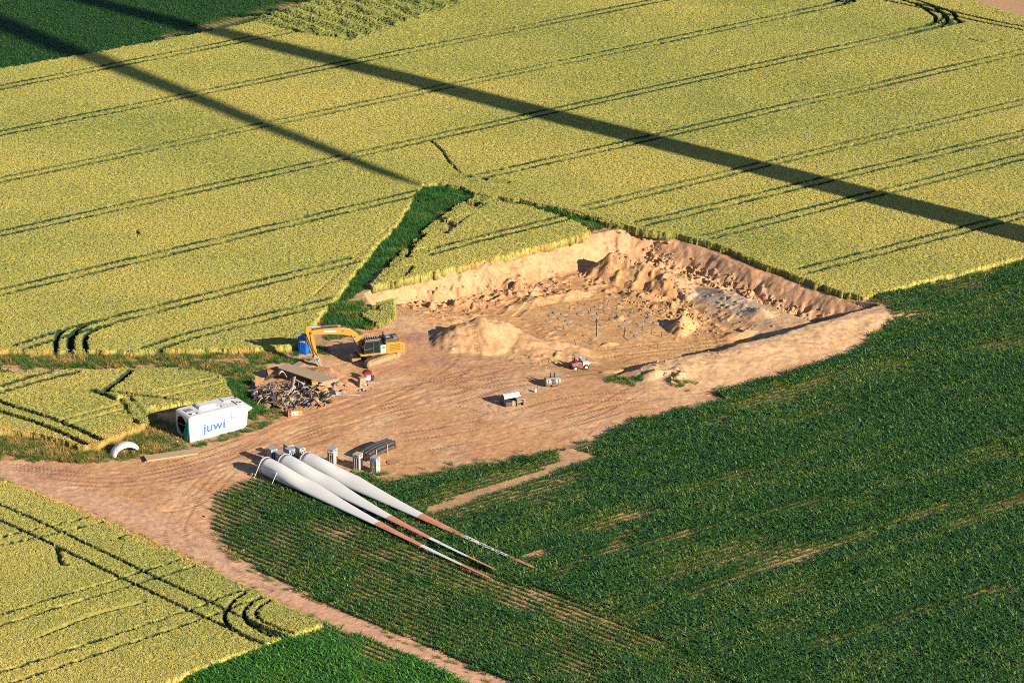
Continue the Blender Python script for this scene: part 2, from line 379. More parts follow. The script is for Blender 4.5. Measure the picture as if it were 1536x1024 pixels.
# clods, lumps and grain
rough = fbm(X, Y, 1.1, 60, 4) - .5
edge_r = ss(2.2, .2, np.abs(d_right - 3.6)) * ins
mess = np.clip(ss(7.5, 1, dline(GP([(640, 462), (740, 440), (840, 415), (930, 430), (1000, 455), (1070, 470), (1140, 490)], -2.4), X, Y)), 0, 1) * ins
Z += dirt * (rough * .10 + (fbm(X, Y, .5, 64, 2) - .5) * .05 + (fbm(X, Y, 5, 66, 2) - .5) * .09)
benchz = ss(5.5, 3.0, dline(GP([(1045, 428), (1075, 440), (1105, 455), (1135, 470), (1170, 484)], -1.8), X, Y))
clod = np.maximum(0, vn(X, Y, .75, 70) * .6 + vn(X, Y, .38, 71) * .4 - .52) * 2.2
Z += clod * (edge_r * .60 + mess * .50 * (1 - .9 * benchz) + .10 * ss(9, 3, np.hypot((X - G(760, 515)[0]) / 1.5, Y - G(760, 515)[1]))) * (.5 + vn(X, Y, 4, 72))
Z += (fbm(X, Y, 2.2, 99, 4) - .5) * .5 * ss(7.5, 3, lip)
Z += clod * .35 * inpit * ss(.55, .72, fbm(X, Y, 9, 73, 2))
Z += -.9 * edge_r * ss(.55, .75, vn(X, Y, 1.4, 75)) * .4
Z += (RNG.random(Z.shape) - .5) * .02 * dirt
Z = np.where((X < gx[0]) | (X > gx[-1]) | (Y < gy[0]) | (Y > gy[-1]), 0, Z)
# rough mound under the scrap stays gentle

def lerp3(a, b, t): return a + (np.asarray(b) - a) * t[..., None]
soil = np.zeros(X.shape + (3,)) + np.array([0.30, 0.175, 0.092])
big = fbm(X, Y, 7, 80, 4)
soil = lerp3(soil, [0.33, 0.215, 0.125], ss(.45, .65, fbm(X, Y, 5, 84, 3)))
yard = dirt & ~ins
streak = fbm(X * .8192 + Y * .5736, (-X * .5736 + Y * .8192) * 4.5, 6, 87, 4)
soil = lerp3(soil, [0.24, 0.125, 0.085], ss(.5, .68, streak) * .45 * yard)
soil = lerp3(soil, [0.225, 0.12, 0.095], ss(8, 2, dline(GP([(600, 530), (640, 520), (690, 545)]), X, Y)) * ss(.4, .6, fbm(X, Y, 2.2, 90)) * .8)
soil = lerp3(soil, [0.36, 0.205, 0.115], ss(5, 1, dline(GP([(240, 760), (290, 790), (330, 760)]), X, Y)) * .5)
soil = lerp3(soil, [0.33, 0.21, 0.145], ss(3.4, .8, dline(GP([(0, 703), (200, 770), (360, 850), (560, 948), (770, 1040)]), X, Y)) * .8)
soil = lerp3(soil, [0.255, 0.14, 0.09], ss(3.2, 1, dline(GP([(60, 712), (200, 720), (300, 705), (400, 668)]), X, Y)) * .8 * ss(.3, .6, streak))
soil = lerp3(soil, [0.315, 0.192, 0.088], inpit * .85); soil = lerp3(soil, [0.27, 0.15, 0.075], inpit * ss(.48, .62, fbm(X, Y, 3.2, 93, 4)) * .75)                     # yellow sand in the pit
soil = lerp3(soil, [0.30, 0.192, 0.103], ss(0, .4, d_left) * ss(4.4, 3.4, d_left) * ins * .9)
soil = lerp3(soil, [0.30, 0.155, 0.075], ss(.48, .6, fbm(X, Y, 4, 92, 3)) * ss(8, 4.5, d_left) * ss(3.2, 4.2, d_left) * ins * .9)
soil = lerp3(soil, [0.33, 0.20, 0.115], ss(5.2, 3.2, d_right) * ins * .9)
soil = lerp3(soil, [0.31, 0.225, 0.145], (bi & ins) * .7)
soil = lerp3(soil, [0.245, 0.205, 0.17], ss(3.0, 1.8, dline(GP([(1060, 437), (1090, 452), (1112, 462), (1135, 472)], -2), Xj, Yj)) * .8)
mnd = ss(9.5, 5.5, np.hypot((X - G(765, 515)[0]) / 1.35, Y - G(765, 515)[1])); soil = lerp3(soil, [0.275, 0.172, 0.092], mnd * .95)
soil = lerp3(soil, [0.325, 0.222, 0.13], ss(7.5, 4, lip) * ~ins * .9)
soil = lerp3(soil, [0.27, 0.17, 0.095], ss(7.5, 4, lip) * ss(.56, .66, fbm(X, Y, 2.4, 98, 4)) * .55)
soil = lerp3(soil, [0.28, 0.165, 0.085], mess * ss(.45, .6, fbm(X, Y, 2.5, 95)) * .8)
corn_soil = ~dirt & ~ins
soil = np.where(corn_soil[..., None], np.array([0.27, 0.175, 0.10]) * (.8 + .4 * big[..., None]), soil)
soil = soil * np.array([1.68, 1.60, 1.56]) * (.88 + .24 * vn(X, Y, .7, 97) * np.ones(X.shape))[..., None]

m, nt, p = newmat('soil')
at = N(nt, 'ShaderNodeAttribute', attribute_name='soil').outputs['Color']
geo = N(nt, 'ShaderNodeNewGeometry').outputs['Position']
n1 = noise(nt, geo, 1.7, 6, .7); n2 = noise(nt, geo, 9, 4, .7)
c = mixc(nt, 1.0, at, ramp(nt, n1, [(.3, (.68, .65, .62)), (.5, (1, 1, 1)), (.7, (1.2, 1.2, 1.2))]), 'MULTIPLY')
c = mixc(nt, ramp(nt, n2, [(.58, (0, 0, 0)), (.8, (.35, .35, .35))]), c, mixc(nt, 1.0, c, (.62, .58, .55), 'MULTIPLY'))
nt.links.new(c, p.inputs['Base Color']); p.inputs['Roughness'].default_value = .95; p.inputs['Specular IOR Level'].default_value = .15
mh = N(nt, 'ShaderNodeMath', operation='ADD'); nt.links.new(n1, mh.inputs[0]); nt.links.new(n2, mh.inputs[1])
tk = N(nt, 'ShaderNodeAttribute', attribute_name='tk').outputs['Fac']; ts = N(nt, 'ShaderNodeAttribute', attribute_name='ts').outputs['Fac']
def mth(op, a, b_=None):
    q = N(nt, 'ShaderNodeMath', operation=op)
    for i, v in enumerate((a, b_)):
        if v is None: continue
        if isinstance(v, (int, float)): q.inputs[i].default_value = v
        else: nt.links.new(v, q.inputs[i])
    return q.outputs[0]
trd = mth('MULTIPLY', tk, mth('GREATER_THAN', mth('SINE', mth('MULTIPLY', ts, 2 * math.pi / .46)), -.1))
c = mixc(nt, mth('MULTIPLY', trd, .58), c, (0.20, 0.105, 0.06)); nt.links.new(c, p.inputs['Base Color'])
hh = mth('ADD', mh.outputs[0], mth('MULTIPLY', trd, -.9))
bump(nt, p, hh, .09, .55)
ground = grid_mesh('ground', X, Y, Z, m, col={'soil': soil, 'tk': TK, 'ts': TS}); ground['kind'] = 'structure'
ground['label'] = 'sandy brown ground with track, yard and dug-out pit'
ground.data.polygons.foreach_set('use_smooth', [True] * len(ground.data.polygons))
def H(x, y):
    """ground height"""
    i = np.searchsorted(lx, x) - 1; j = np.searchsorted(ly, y) - 1
    fx = (x - lx[i]) / (lx[i + 1] - lx[i]); fy = (y - ly[j]) / (ly[j + 1] - ly[j])
    return (Z[j, i] * (1 - fx) + Z[j, i + 1] * fx) * (1 - fy) + (Z[j + 1, i] * (1 - fx) + Z[j + 1, i + 1] * fx) * fy
def HV(x, y):
    return np.array([H(a, b) for a, b in zip(x, y)]) if len(x) < 4000 else _hv(x, y)
def _hv(x, y):
    i = np.clip(np.searchsorted(lx, x) - 1, 0, len(lx) - 2); j = np.clip(np.searchsorted(ly, y) - 1, 0, len(ly) - 2)
    return Z[j, i]
def on(px, py, dz=0.0):
    """the point of the real (uneven) ground that shows at this pixel"""
    z = 0.0
    for _ in range(6):
        q = G(px, py, z); z = H(q[0], q[1])
    return Vector((q[0], q[1], z + dz))

exec_parts = []

# ------------------------------------------------------------------ cereal fields: a canopy with its own height, wheel tracks pressed into it
def crop_mat(name, a, b, c3, big=18.0):
    m, nt, p = newmat(name)
    geo = N(nt, 'ShaderNodeNewGeometry').outputs['Position']
    mp = N(nt, 'ShaderNodeMapping'); mp.inputs['Rotation'].default_value = (0, 0, -A0); mp.inputs['Scale'].default_value = (.35, 1, 1)
    nt.links.new(geo, mp.inputs[0])
    n1 = noise(nt, mp.outputs[0], 1 / big, 4, .55); n2 = noise(nt, geo, 3.2, 5, .75); n3 = noise(nt, geo, .35, 3, .6)
    col = ramp(nt, n1, [(.38, a), (.62, b)])
    col = mixc(nt, ramp(nt, n3, [(.35, (0, 0, 0)), (.7, (.55, .55, .55))]), col, c3)
    col = mixc(nt, 1.0, col, ramp(nt, n2, [(.3, (.55, .62, .5)), (.5, (1, 1, 1)), (.72, (1.3, 1.22, 1.2))]), 'MULTIPLY')
    tn = N(nt, 'ShaderNodeAttribute', attribute_name='tone').outputs['Fac']
    col = mixc(nt, 1.0, col, ramp(nt, tn, [(.0, (.78, .84, .76)), (.45, (.97, .98, .97)), (1, (1.15, 1.12, 1.1))]), 'MULTIPLY')
    at = N(nt, 'ShaderNodeAttribute', attribute_name='dry').outputs['Fac']
    col = mixc(nt, at, col, (0.40, 0.245, 0.07))
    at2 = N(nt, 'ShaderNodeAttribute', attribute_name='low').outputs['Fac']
    col = mixc(nt, at2, col, (0.013, 0.030, 0.010))  # dark green stalk bases, deepened to stand in for shade in tracks and edges
    nt.links.new(col, p.inputs['Base Color']); p.inputs['Roughness'].default_value = .8; p.inputs['Specular IOR Level'].default_value = .2
    return m
WHEAT = crop_mat('ripening_wheat', (0.45, 0.395, 0.10), (0.35, 0.36, 0.093), (0.49, 0.39, 0.10))
WHEATN = crop_mat('near_wheat', (0.48, 0.40, 0.108), (0.37, 0.375, 0.10), (0.52, 0.405, 0.108))
BARLEY = crop_mat('green_barley', (0.22, 0.24, 0.07), (0.17, 0.22, 0.06), (0.26, 0.25, 0.06))

EARS = []
def field(name, poly, h, mt, tracks=(), holes=(), du=.21, dv=.16, zed=.75, rag=.35, grain=.14, dryedge=(), drywd=2.5, thin=None, rows=0):
    P = GP(poly, zed)
    u = P @ UX; v = P @ VX
    U, V = np.meshgrid(np.arange(u.min() - 1, u.max() + 1, du), np.arange(v.min() - 1, v.max() + 1, dv))
    U = U + (RNG.random(U.shape) - .5) * du * .7; V = V + (RNG.random(V.shape) - .5) * dv * .4
    x = U * UX[0] + V * VX[0]; y = U * UX[1] + V * VX[1]
    xr = x + (fbm(x, y, .9, 7, 2) - .5) * rag * 2; yr = y + (fbm(x, y, .9, 12, 2) - .5) * rag * 2
    k = inside(P, xr, yr)
    for Hh in holes: k &= ~inside(GP(Hh, zed), xr, yr)
    if thin is not None: k &= thin(x, y)
    z = h * (.95 + .10 * fbm(x, y, 6, 2, 3)) + (RNG.random(x.shape) - .5) * grain
    if rows: z = z + rows * np.sin(U * 2 * math.pi / 3.2 + 3 * fbm(x, y, 7, 5, 2)) * (vn(x, y, 2, 6))
    low = np.zeros(x.shape); dry = np.zeros(x.shape)
    for pts, wd, dpt, gauge in tracks:
        C = GP(pts, .35); C = smooth(C, 6) if len(pts) > 2 else C
        lines = [C]
        if gauge:
            t = np.gradient(C, axis=0); n = np.stack([-t[:, 1], t[:, 0]], -1); n /= np.linalg.norm(n, axis=1)[:, None]
            lines = [C + n * gauge / 2, C - n * gauge / 2]
        for L in lines:
            lo, hi = L.min(0) - 1.5, L.max(0) + 1.5
            s = (x > lo[0]) & (x < hi[0]) & (y > lo[1]) & (y < hi[1])
            if not s.any(): continue
            d = dline(L, x[s], y[s]) + (vn(x[s], y[s], .6, 8) - .5) * .05
            f = ss(wd * .75, wd * .35, d)
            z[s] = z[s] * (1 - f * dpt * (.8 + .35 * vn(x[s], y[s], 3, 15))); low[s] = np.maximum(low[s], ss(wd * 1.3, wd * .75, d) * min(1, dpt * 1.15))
    if len(dryedge):
        d = dline(GP(dryedge, zed), x, y) + (fbm(x, y, 3, 18, 3) - .5) * 3
        dry = ss(drywd, drywd * .2, d) * .85
    low = np.where(k, low, .45 + .5 * vn(x, y, .8, 44)); tone = RNG.random(x.shape)  # outer skirt gets the same painted shade, unevenly
    z = np.where(k, z, -.15)
    m4 = k[:-1, :-1] | k[1:, :-1] | k[:-1, 1:] | k[1:, 1:]
    EARS.append((x, y, z, k, low, dry))
    return grid_mesh(name, x, y, z, mt, m4, {'low': low, 'dry': dry, 'tone': tone})

TR = .42
tA = [(l, TR, .92, 1.9) for l in (
    [(-60, 148), (455, 47)], [(-60, 217), (1040, -6)], [(-60, 288), (700, 128), (1230, 16), (1262, 4), (1290, -8)], [(-60, 369), (640, 213), (1380, 49), (1412, 38), (1424, 28), (1400, 18), (1290, -6)],
    [(-60, 458), (640, 291)], [(700, 274), (1000, 206), (1600, 66)], [(880, 316), (1600, 141)], [(960, 341), (1600, 188)], [(1060, 360), (1600, 223)], [(1205, 411), (1600, 310)],
    [(30, 526), (120, 498), (300, 452), (530, 395)], [(222, 530), (300, 505), (500, 456)],
    [(96, 536), (97, 512), (112, 500), (150, 490)], [(118, 536), (116, 514), (128, 500), (165, 487)],
    [(1330, -8), (1430, 25), (1600, 60)], [(1240, 14), (1262, 6), (1275, -8)], [(1368, 50), (1405, 41), (1411, 30), (1395, 18)])]
tA += [([(645, 215), (662, 230), (674, 248), (690, 264)], .30, .55, 0), ([(665, 266), (700, 270), (760, 278)], .7, .4, 0), ([(1450, 62), (1480, 68), (1500, 64)], .4, .5, 0),
       ([(560, 370), (480, 440), (420, 480)], .3, .12, 0), ([(590, 340), (520, 400), (470, 450)], .3, .10, 0), ([(205, 350), (208, 358)], .25, .5, 0), ([(370, 510), (440, 506)], .35, .6, 0)]
polyA = [(-60, 118), (0, 104), (130, 82), (330, 45), (380, 34), (450, 50), (525, 62), (600, 38), (660, 17), (730, -12), (1420, -12), (1600, 50), (1600, 372), (1536, 386), (1400, 418), (1292, 446), (1240, 431), (1150, 398), (1080, 368),
         (1020, 352), (965, 346), (930, 336), (850, 314), (780, 300), (715, 291), (690, 280), (655, 275), (634, 277), (622, 292), (600, 330), (562, 372), (520, 425), (500, 452), (478, 475), (466, 492), (456, 514), (430, 521), (395, 521), (360, 524), (240, 526), (-60, 526)]
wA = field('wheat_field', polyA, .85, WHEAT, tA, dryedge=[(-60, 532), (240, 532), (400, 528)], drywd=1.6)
wA2 = None
tag(wA, 'large ripening wheat field behind the site crossed by parallel tractor tracks and two long shadows', 'wheat', kind='stuff')

polyB = [(736, 299), (800, 313), (850, 328), (884, 345), (872, 354), (800, 372), (740, 388), (680, 402), (610, 418), (556, 431), (562, 418), (590, 395), (622, 372), (640, 350), (664, 330), (690, 310)]
brk = lambda x, y: (dline(GP([(560, 430), (600, 390), (640, 350), (700, 305)]), x, y) > 1.0 + 2.5 * (fbm(x, y, 2.6, 33, 3) > .52))
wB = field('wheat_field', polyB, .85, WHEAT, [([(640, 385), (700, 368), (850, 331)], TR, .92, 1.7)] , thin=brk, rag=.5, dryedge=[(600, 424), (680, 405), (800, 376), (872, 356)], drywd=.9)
tag(wB, 'triangle of ripening wheat between two green grass strips and the pit bank', 'wheat', kind='stuff')

polyC = [(-60, 553), (70, 554), (140, 556), (200, 551), (250, 553), (300, 556), (332, 563), (352, 598), (300, 600), (264, 606), (222, 612), (214, 640), (170, 655), (150, 668), (120, 670), (80, 655), (40, 648), (-60, 646)]
tC = [([(-60, 605), (0, 590), (60, 572), (110, 560)], TR, .92, 1.8), ([(-60, 590), (0, 615), (70, 637), (140, 668)], TR, .92, 2.0), ([(205, 553), (180, 575), (155, 592)], .5, .85, 0), ([(140, 590), (170, 602), (195, 612), (205, 640)], .5, .9, 0),
      ([(155, 590), (200, 596), (265, 604)], .4, .8, 0), ([(60, 586), (150, 593)], .4, .5, 0), ([(-60, 565), (60, 559), (140, 557)], .6, .8, 0), ([(90, 640), (190, 613)], .35, .5, 1.6), ([(240, 596), (330, 575)], .35, .5, 1.8)]
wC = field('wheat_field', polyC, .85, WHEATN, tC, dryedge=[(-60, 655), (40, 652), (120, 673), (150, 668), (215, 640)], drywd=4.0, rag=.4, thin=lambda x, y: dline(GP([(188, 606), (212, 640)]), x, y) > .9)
tag(wC, 'small wheat field beside the white nacelle with trampled paths and straw coloured rim', 'wheat', kind='stuff')

polyD = [(-60, 690), (0, 720), (60, 742), (140, 774), (220, 808), (300, 848), (380, 885), (440, 916), (486, 936), (440, 952), (380, 972), (300, 1000), (230, 1030), (200, 1060), (-60, 1060)]
TR = .27
tD = [([(-60, 748), (0, 774), (80, 810), (200, 868), (345, 936), (430, 973)], TR, .92, 2.6), ([(-60, 830), (80, 800), (150, 783)], TR, .92, 2.0), ([(-60, 955), (100, 905), (200, 875), (295, 845)], TR, .92, 2.2),
      ([(-60, 1045), (40, 1012), (160, 972), (300, 925), (350, 905), (395, 892)], TR, .92, 2.5), ([(392, 890), (362, 910), (352, 935), (385, 960), (415, 968)], TR, .92, 1.9), ([(408, 897), (378, 918), (380, 935), (410, 950), (432, 958)], TR, .92, 1.2),
      ([(85, 825), (88, 838), (92, 850), (100, 853)], .35, .6, 0), ([(160, 815), (172, 812), (185, 815)], .35, .6, 0), ([(60, 960), (140, 928), (215, 908)], .4, .45, 0), ([(165, 815), (200, 803)], .4, .5, 0)]
wD = field('wheat_field', polyD, .85, WHEATN, tD, rag=.45, dv=.15, du=.17, dryedge=[(-60, 690), (140, 774), (300, 848)], drywd=1.0)
tag(wD, 'yellow wheat field below the sandy track with crossing wheel tracks and a loop', 'wheat', kind='stuff')

polyH = [(380, 33), (400, 24), (520, -14), (740, -14), (660, 15), (600, 36), (528, 60), (450, 48)]
wH = field('barley_field', polyH, .8, BARLEY, (), rows=.45, grain=.45, rag=.4)
tag(wH, 'wedge of paler green tufted barley at the far edge of the wheat', 'barley', kind='stuff')

# ------------------------------------------------------------------ scattered plants: maize, grass, stalks
def leafmat(name, cols, rough=.4, spec=.5, trans=.15):
    m, nt, p = newmat(name)
    at = N(nt, 'ShaderNodeAttribute', attribute_name='tint', attribute_type='INSTANCER').outputs['Fac']
    n = len(cols); c = ramp(nt, at, [(i / max(1, n - 1), cols[i]) for i in range(n)])
    nt.links.new(c, p.inputs['Base Color']); p.inputs['Roughness'].default_value = rough; p.inputs['Specular IOR Level'].default_value = spec
    return m
def blades_mesh(name, mt, n, length, width, spread, rise, droop, seed, segs=3):
    r = random.Random(seed); b = MB()
    for i in range(n):
        a = i * 2.4 + r.uniform(-.4, .4); L = length * r.uniform(.7, 1.15); x0 = r.uniform(-spread, spread); y0 = r.uniform(-spread, spread)
        ca, sa = math.cos(a), math.sin(a); vs = []; z0 = rise * (i / n) * r.uniform(.5, 1)
        el = r.uniform(.9, 1.35); x, z = 0.0, z0; e = el
        for k in range(segs + 1):
            wd = width * (1 - (k / segs) ** 2) * .5 + .002
            if k == 0: wd = width * .35
            vs += [(x0 + x * ca - wd * sa, y0 + x * sa + wd * ca, z), (x0 + x * ca + wd * sa, y0 + x * sa - wd * ca, z)]
            x += L / segs * math.cos(e); z += L / segs * math.sin(e); e -= droop * r.uniform(.7, 1.3)
        b.add(vs, [(2 * k, 2 * k + 1, 2 * k + 3, 2 * k + 2) for k in range(segs)])
    me = bpy.data.meshes.new(name); me.from_pydata(b.v, [], b.f); me.materials.append(mt)
    return bpy.data.objects.new(name, me)
def scatter(name, x, y, z, rot, scl, tint, protos, label, cat, lean=0.0):
    n = len(x); me = bpy.data.meshes.new(name); me.vertices.add(n)
    me.vertices.foreach_set('co', np.stack([x, y, z], -1).astype(np.float32).reshape(-1))
    a = me.attributes.new('rot', 'FLOAT_VECTOR', 'POINT'); rv = np.zeros((n, 3), np.float32); rv[:, 2] = rot; rv[:, :2] = RNG.normal(0, lean, (n, 2)); a.data.foreach_set('vector', rv.reshape(-1))
    a = me.attributes.new('scl', 'FLOAT_VECTOR', 'POINT'); a.data.foreach_set('vector', np.asarray(scl, np.float32).reshape(-1))
    a = me.attributes.new('tint', 'FLOAT', 'POINT'); a.data.foreach_set('value', np.asarray(tint, np.float32))
    a = me.attributes.new('pick', 'INT', 'POINT'); a.data.foreach_set('value', RNG.integers(0, len(protos), n).astype(np.int32))
    o = bpy.data.objects.new(name, me); COL.objects.link(o)
    g = bpy.data.node_groups.new(name + '_nodes', 'GeometryNodeTree')
    g.interface.new_socket('Geometry', in_out='INPUT', socket_type='NodeSocketGeometry'); g.interface.new_socket('Geometry', in_out='OUTPUT', socket_type='NodeSocketGeometry')
    gi = g.nodes.new('NodeGroupInput'); go = g.nodes.new('NodeGroupOutput'); iop = g.nodes.new('GeometryNodeInstanceOnPoints'); jn = g.nodes.new('GeometryNodeJoinGeometry')
    g.links.new(gi.outputs[0], iop.inputs['Points']); iop.inputs['Pick Instance'].default_value = True
    for q in reversed(protos):
        oi = g.nodes.new('GeometryNodeObjectInfo'); oi.inputs['Object'].default_value = q; oi.inputs['As Instance'].default_value = True
        g.links.new(oi.outputs['Geometry'], jn.inputs[0])
    g.links.new(jn.outputs[0], iop.inputs['Instance'])
    for nm, sock, ty in (('rot', 'Rotation', 'FLOAT_VECTOR'), ('scl', 'Scale', 'FLOAT_VECTOR'), ('pick', 'Instance Index', 'INT')):
        na = g.nodes.new('GeometryNodeInputNamedAttribute'); na.data_type = ty; na.inputs['Name'].default_value = nm
        g.links.new(na.outputs[0], iop.inputs[sock])
    g.links.new(iop.outputs[0], go.inputs[0])
    md = o.modifiers.new('plants', 'NODES'); md.node_group = g
    return tag(o, label, cat, kind='stuff')

CORN = leafmat('maize_leaf', [(0.13, 0.17, 0.032), (0.052, 0.122, 0.021), (0.026, 0.088, 0.016), (0.018, 0.068, 0.014)], .5, .35)
CORNB = leafmat('young_maize_leaf', [(0.13, 0.20, 0.03), (0.07, 0.19, 0.024), (0.040, 0.145, 0.018), (0.03, 0.12, 0.016)], .5, .35)
GRASS = leafmat('grass_blade', [(0.36, 0.25, 0.075), (0.24, 0.20, 0.05), (0.10, 0.16, 0.03), (0.055, 0.14, 0.022), (0.03, 0.115, 0.022)], .6, .3)
corn_p = [blades_mesh('maize_plant', CORN, 9, .72, .105, .03, .34, .42, 40 + i, 4) for i in range(4)]
cornb_p = [blades_mesh('maize_plant', CORNB, 9, .72, .105, .03, .36, .42, 50 + i, 4) for i in range(4)]
grass_p = [blades_mesh('grass_tuft', GRASS, 16, .42, .022, .14, .02, .35, 60 + i, 3) for i in range(4)]

WLEAF = leafmat('wheat_ear', [(0.20, 0.26, 0.065), (0.33, 0.345, 0.092), (0.46, 0.415, 0.115), (0.55, 0.44, 0.122), (0.60, 0.40, 0.125)], .7, .2)
def ear_proto(i, low):
    r = random.Random(700 + i); b = MB()
    for k in range(13):
        x0, y0 = r.uniform(-.13, .13), r.uniform(-.13, .13); a = r.uniform(0, 6.28); dx, dy = math.cos(a), math.sin(a); ln = r.uniform(.02, .12); z1 = r.uniform(-.05, .06); wv = .007; we = .022
        px, py = -dy, dx; P = [(0, low, wv), (ln * .3, z1 - .08, wv), (ln * .8, z1 + .01, we), (ln * 1.6 + .05, z1 - .03, .008)]
        vs = []
        for q, z, w_ in P: vs += [(x0 + dx * q - px * w_, y0 + dy * q - py * w_, z), (x0 + dx * q + px * w_, y0 + dy * q + py * w_, z)]
        b.add(vs, [(2 * j, 2 * j + 1, 2 * j + 3, 2 * j + 2) for j in range(3)])
    me = bpy.data.meshes.new('ear_tuft'); me.from_pydata(b.v, [], b.f); me.materials.append(WLEAF); return bpy.data.objects.new('ear_tuft', me)
ear_s = [ear_proto(i, -.3) for i in range(4)]; ear_l = [ear_proto(10 + i, -.85) for i in range(4)]
def ears(fo, data, p, shift=0.0):
    x, y, z, k, low, dry = data
    kk = k & (low < .2) & (RNG.random(x.shape) < p)
    nb = ~(k[2:, 1:-1] & k[:-2, 1:-1] & k[1:-1, 2:] & k[1:-1, :-2]); edge = np.zeros_like(k); edge[1:-1, 1:-1] = nb; edge &= k & (RNG.random(x.shape) < .9)
    for sel, pro in ((kk & ~edge, ear_s), (edge, ear_l)):
        X_, Y_, Z_, D_ = x[sel], y[sel], z[sel], dry[sel]; n = len(X_)
        t = np.clip(.42 + shift + (fbm(X_ * .6 + Y_ * .3, Y_, 16, 301, 3) - .5) * .9 + (RNG.random(n) - .5) * .30 + D_ * .45, 0, 1); sc = (.7 + .5 * RNG.random(n)) if pro is ear_l else (.8 + .45 * RNG.random(n))
        o = scatter('ears', X_, Y_, Z_ + .02, RNG.random(n) * 6.28, sc[:, None] * np.ones(3), t, pro, 'x', 'x', .22 if pro is ear_l else .05)
        del o['label']; del o['category']; o.parent = fo
for fo, dat, p_, sh_ in ((wA, EARS[0], .50, -.04), (wB, EARS[1], .52, -.02), (wC, EARS[2], .52, -.06), (wD, EARS[3], .55, .03), (wH, EARS[4], .3, -.3)): ears(fo, dat, p_, sh_)
def clumps(fo, poly, dens, seed, cover, hz=.86):
    P = GP(poly, .3); lo, hi = P.min(0), P.max(0); n = int((hi - lo).prod() * dens); x = lo[0] + RNG.random(n) * (hi[0] - lo[0]); y = lo[1] + RNG.random(n) * (hi[1] - lo[1])
    k = inside(P, x, y) & (fbm(x, y, 1.6, 500 + seed, 3) > 1 - cover); x, y = x[k], y[k]; n = len(x); sc = .75 + .4 * RNG.random(n)
    o = scatter('ears', x, y, np.full(n, hz * .9), RNG.random(n) * 6.28, sc[:, None] * np.array([1.3, 1.3, 1]), np.clip(.35 + (RNG.random(n) - .5) * .5, 0, 1), ear_l, 'x', 'x', .22)
    del o['label']; del o['category']; o.parent = fo
clumps(wB, [(556, 432), (596, 390), (636, 350), (684, 314), (716, 299), (742, 298), (705, 325), (664, 352), (625, 392), (596, 428)], 34, 1, .56)
clumps(wB, [(545, 478), (562, 460), (590, 452), (592, 478), (566, 490)], 34, 2, .6)
clumps(wA, [(640, 262), (668, 250), (700, 258), (730, 280), (800, 300), (940, 338), (930, 344), (800, 306), (720, 292), (680, 282)], 30, 3, .56)
clumps(wC, [(188, 600), (215, 612), (222, 640), (200, 632)], 30, 4, .55)
def rows_in(poly, ang, sp, step, holes=()):
    P = GP(poly); c, s = math.cos(ang), math.sin(ang)
    u = P[:, 0] * c + P[:, 1] * s; v = -P[:, 0] * s + P[:, 1] * c
    U, V = np.meshgrid(np.arange(u.min(), u.max(), step), np.arange(v.min(), v.max(), sp))
    U = U + (RNG.random(U.shape) - .5) * step * .8; V = V + (RNG.random(U.shape) - .5) * .22
    x = (U * c - V * s).ravel(); y = (U * s + V * c).ravel()
    k = inside(P, x + (vn(x, y, 1.3, 3) - .5) * .8, y + (vn(x, y, 1.3, 6) - .5) * .8)
    for h in holes: k &= ~inside(GP(h), x, y)
    return x[k], y[k]
ROADA = R(-42)
headland = [(322, 742), (318, 780), (336, 822), (372, 846), (430, 878), (520, 918), (640, 970), (780, 1034), (1130, 1050), (1010, 968), (905, 920), (830, 885), (748, 862), (640, 820), (560, 780), (480, 745), (386, 716), (350, 728)]
mainf = [(748, 866), (830, 888), (905, 922), (1010, 970), (1130, 1052), (1600, 1070), (1600, 376), (1536, 389), (1420, 417), (1310, 447), (1345, 486), (1300, 515), (1262, 537), (1180, 563), (1120, 580), (1075, 592), (1085, 602), (1020, 620), (950, 634), (900, 660), (860, 672),
         (760, 694), (690, 700), (640, 712), (590, 722), (560, 716), (520, 712), (470, 712), (440, 724), (480, 742), (560, 777), (640, 817)]
bare = [(634, 764), (720, 737), (800, 712), (840, 695), (836, 678), (860, 674), (905, 686), (880, 694), (800, 722), (720, 748), (650, 772)]
bare2 = [(770, 838), (820, 822), (850, 820), (800, 842)]
bare3 = [(655, 705), (700, 690), (760, 688), (790, 700), (770, 700), (720, 706)]
x1, y1 = rows_in(headland, ROADA, .78, .15)
x2, y2 = rows_in(mainf, A0, .75, .17, (bare, bare2))
xs = np.concatenate([x1, x2]); ys = np.concatenate([y1, y2]); isH = np.arange(len(xs)) < len(x1)
us = xs * UX[0] + ys * UX[1]; vs_ = xs * VX[0] + ys * VX[1]
stripe = fbm(us * .10, vs_, 2.4, 101, 3) * .55 + fbm(us, vs_, 9, 105, 3) * .45       # thin strips along the drilling direction
vig = np.where(isH, .80 + .7 * (fbm(xs, ys, 5, 109, 3) - .5), 1.0 - np.clip((stripe - .53) / .14, 0, 1) * .42)
wheel = dline(GP([(500, 790), (640, 850), (800, 905), (950, 960)]), xs, ys)
vig = np.where(isH & (wheel < 2.5), vig * .75, vig)
e1 = dline(GP([(560, 716), (640, 706), (700, 697), (760, 692)]), xs, ys); vig = vig * np.where(~isH, .72 + .28 * ss(.3, 2.5, e1), 1)
e2 = dline(GP([(386, 716), (350, 728), (322, 742), (318, 780), (336, 822), (372, 846)]), xs, ys); vig = vig * (.6 + .4 * ss(0, 4, e2))
for q in ([(920, 830), (1050, 800), (1250, 750)], [(1040, 895), (1200, 840), (1420, 760)], [(1220, 975), (1400, 915), (1536, 880)], [(940, 780), (1000, 768)], [(830, 870), (960, 800)], [(1060, 640), (1140, 612)]):
    vig *= .62 + .38 * ss(.2, 1.2, dline(GP(q), xs, ys) + (fbm(xs, ys, 3, 120) - .5) * 2)
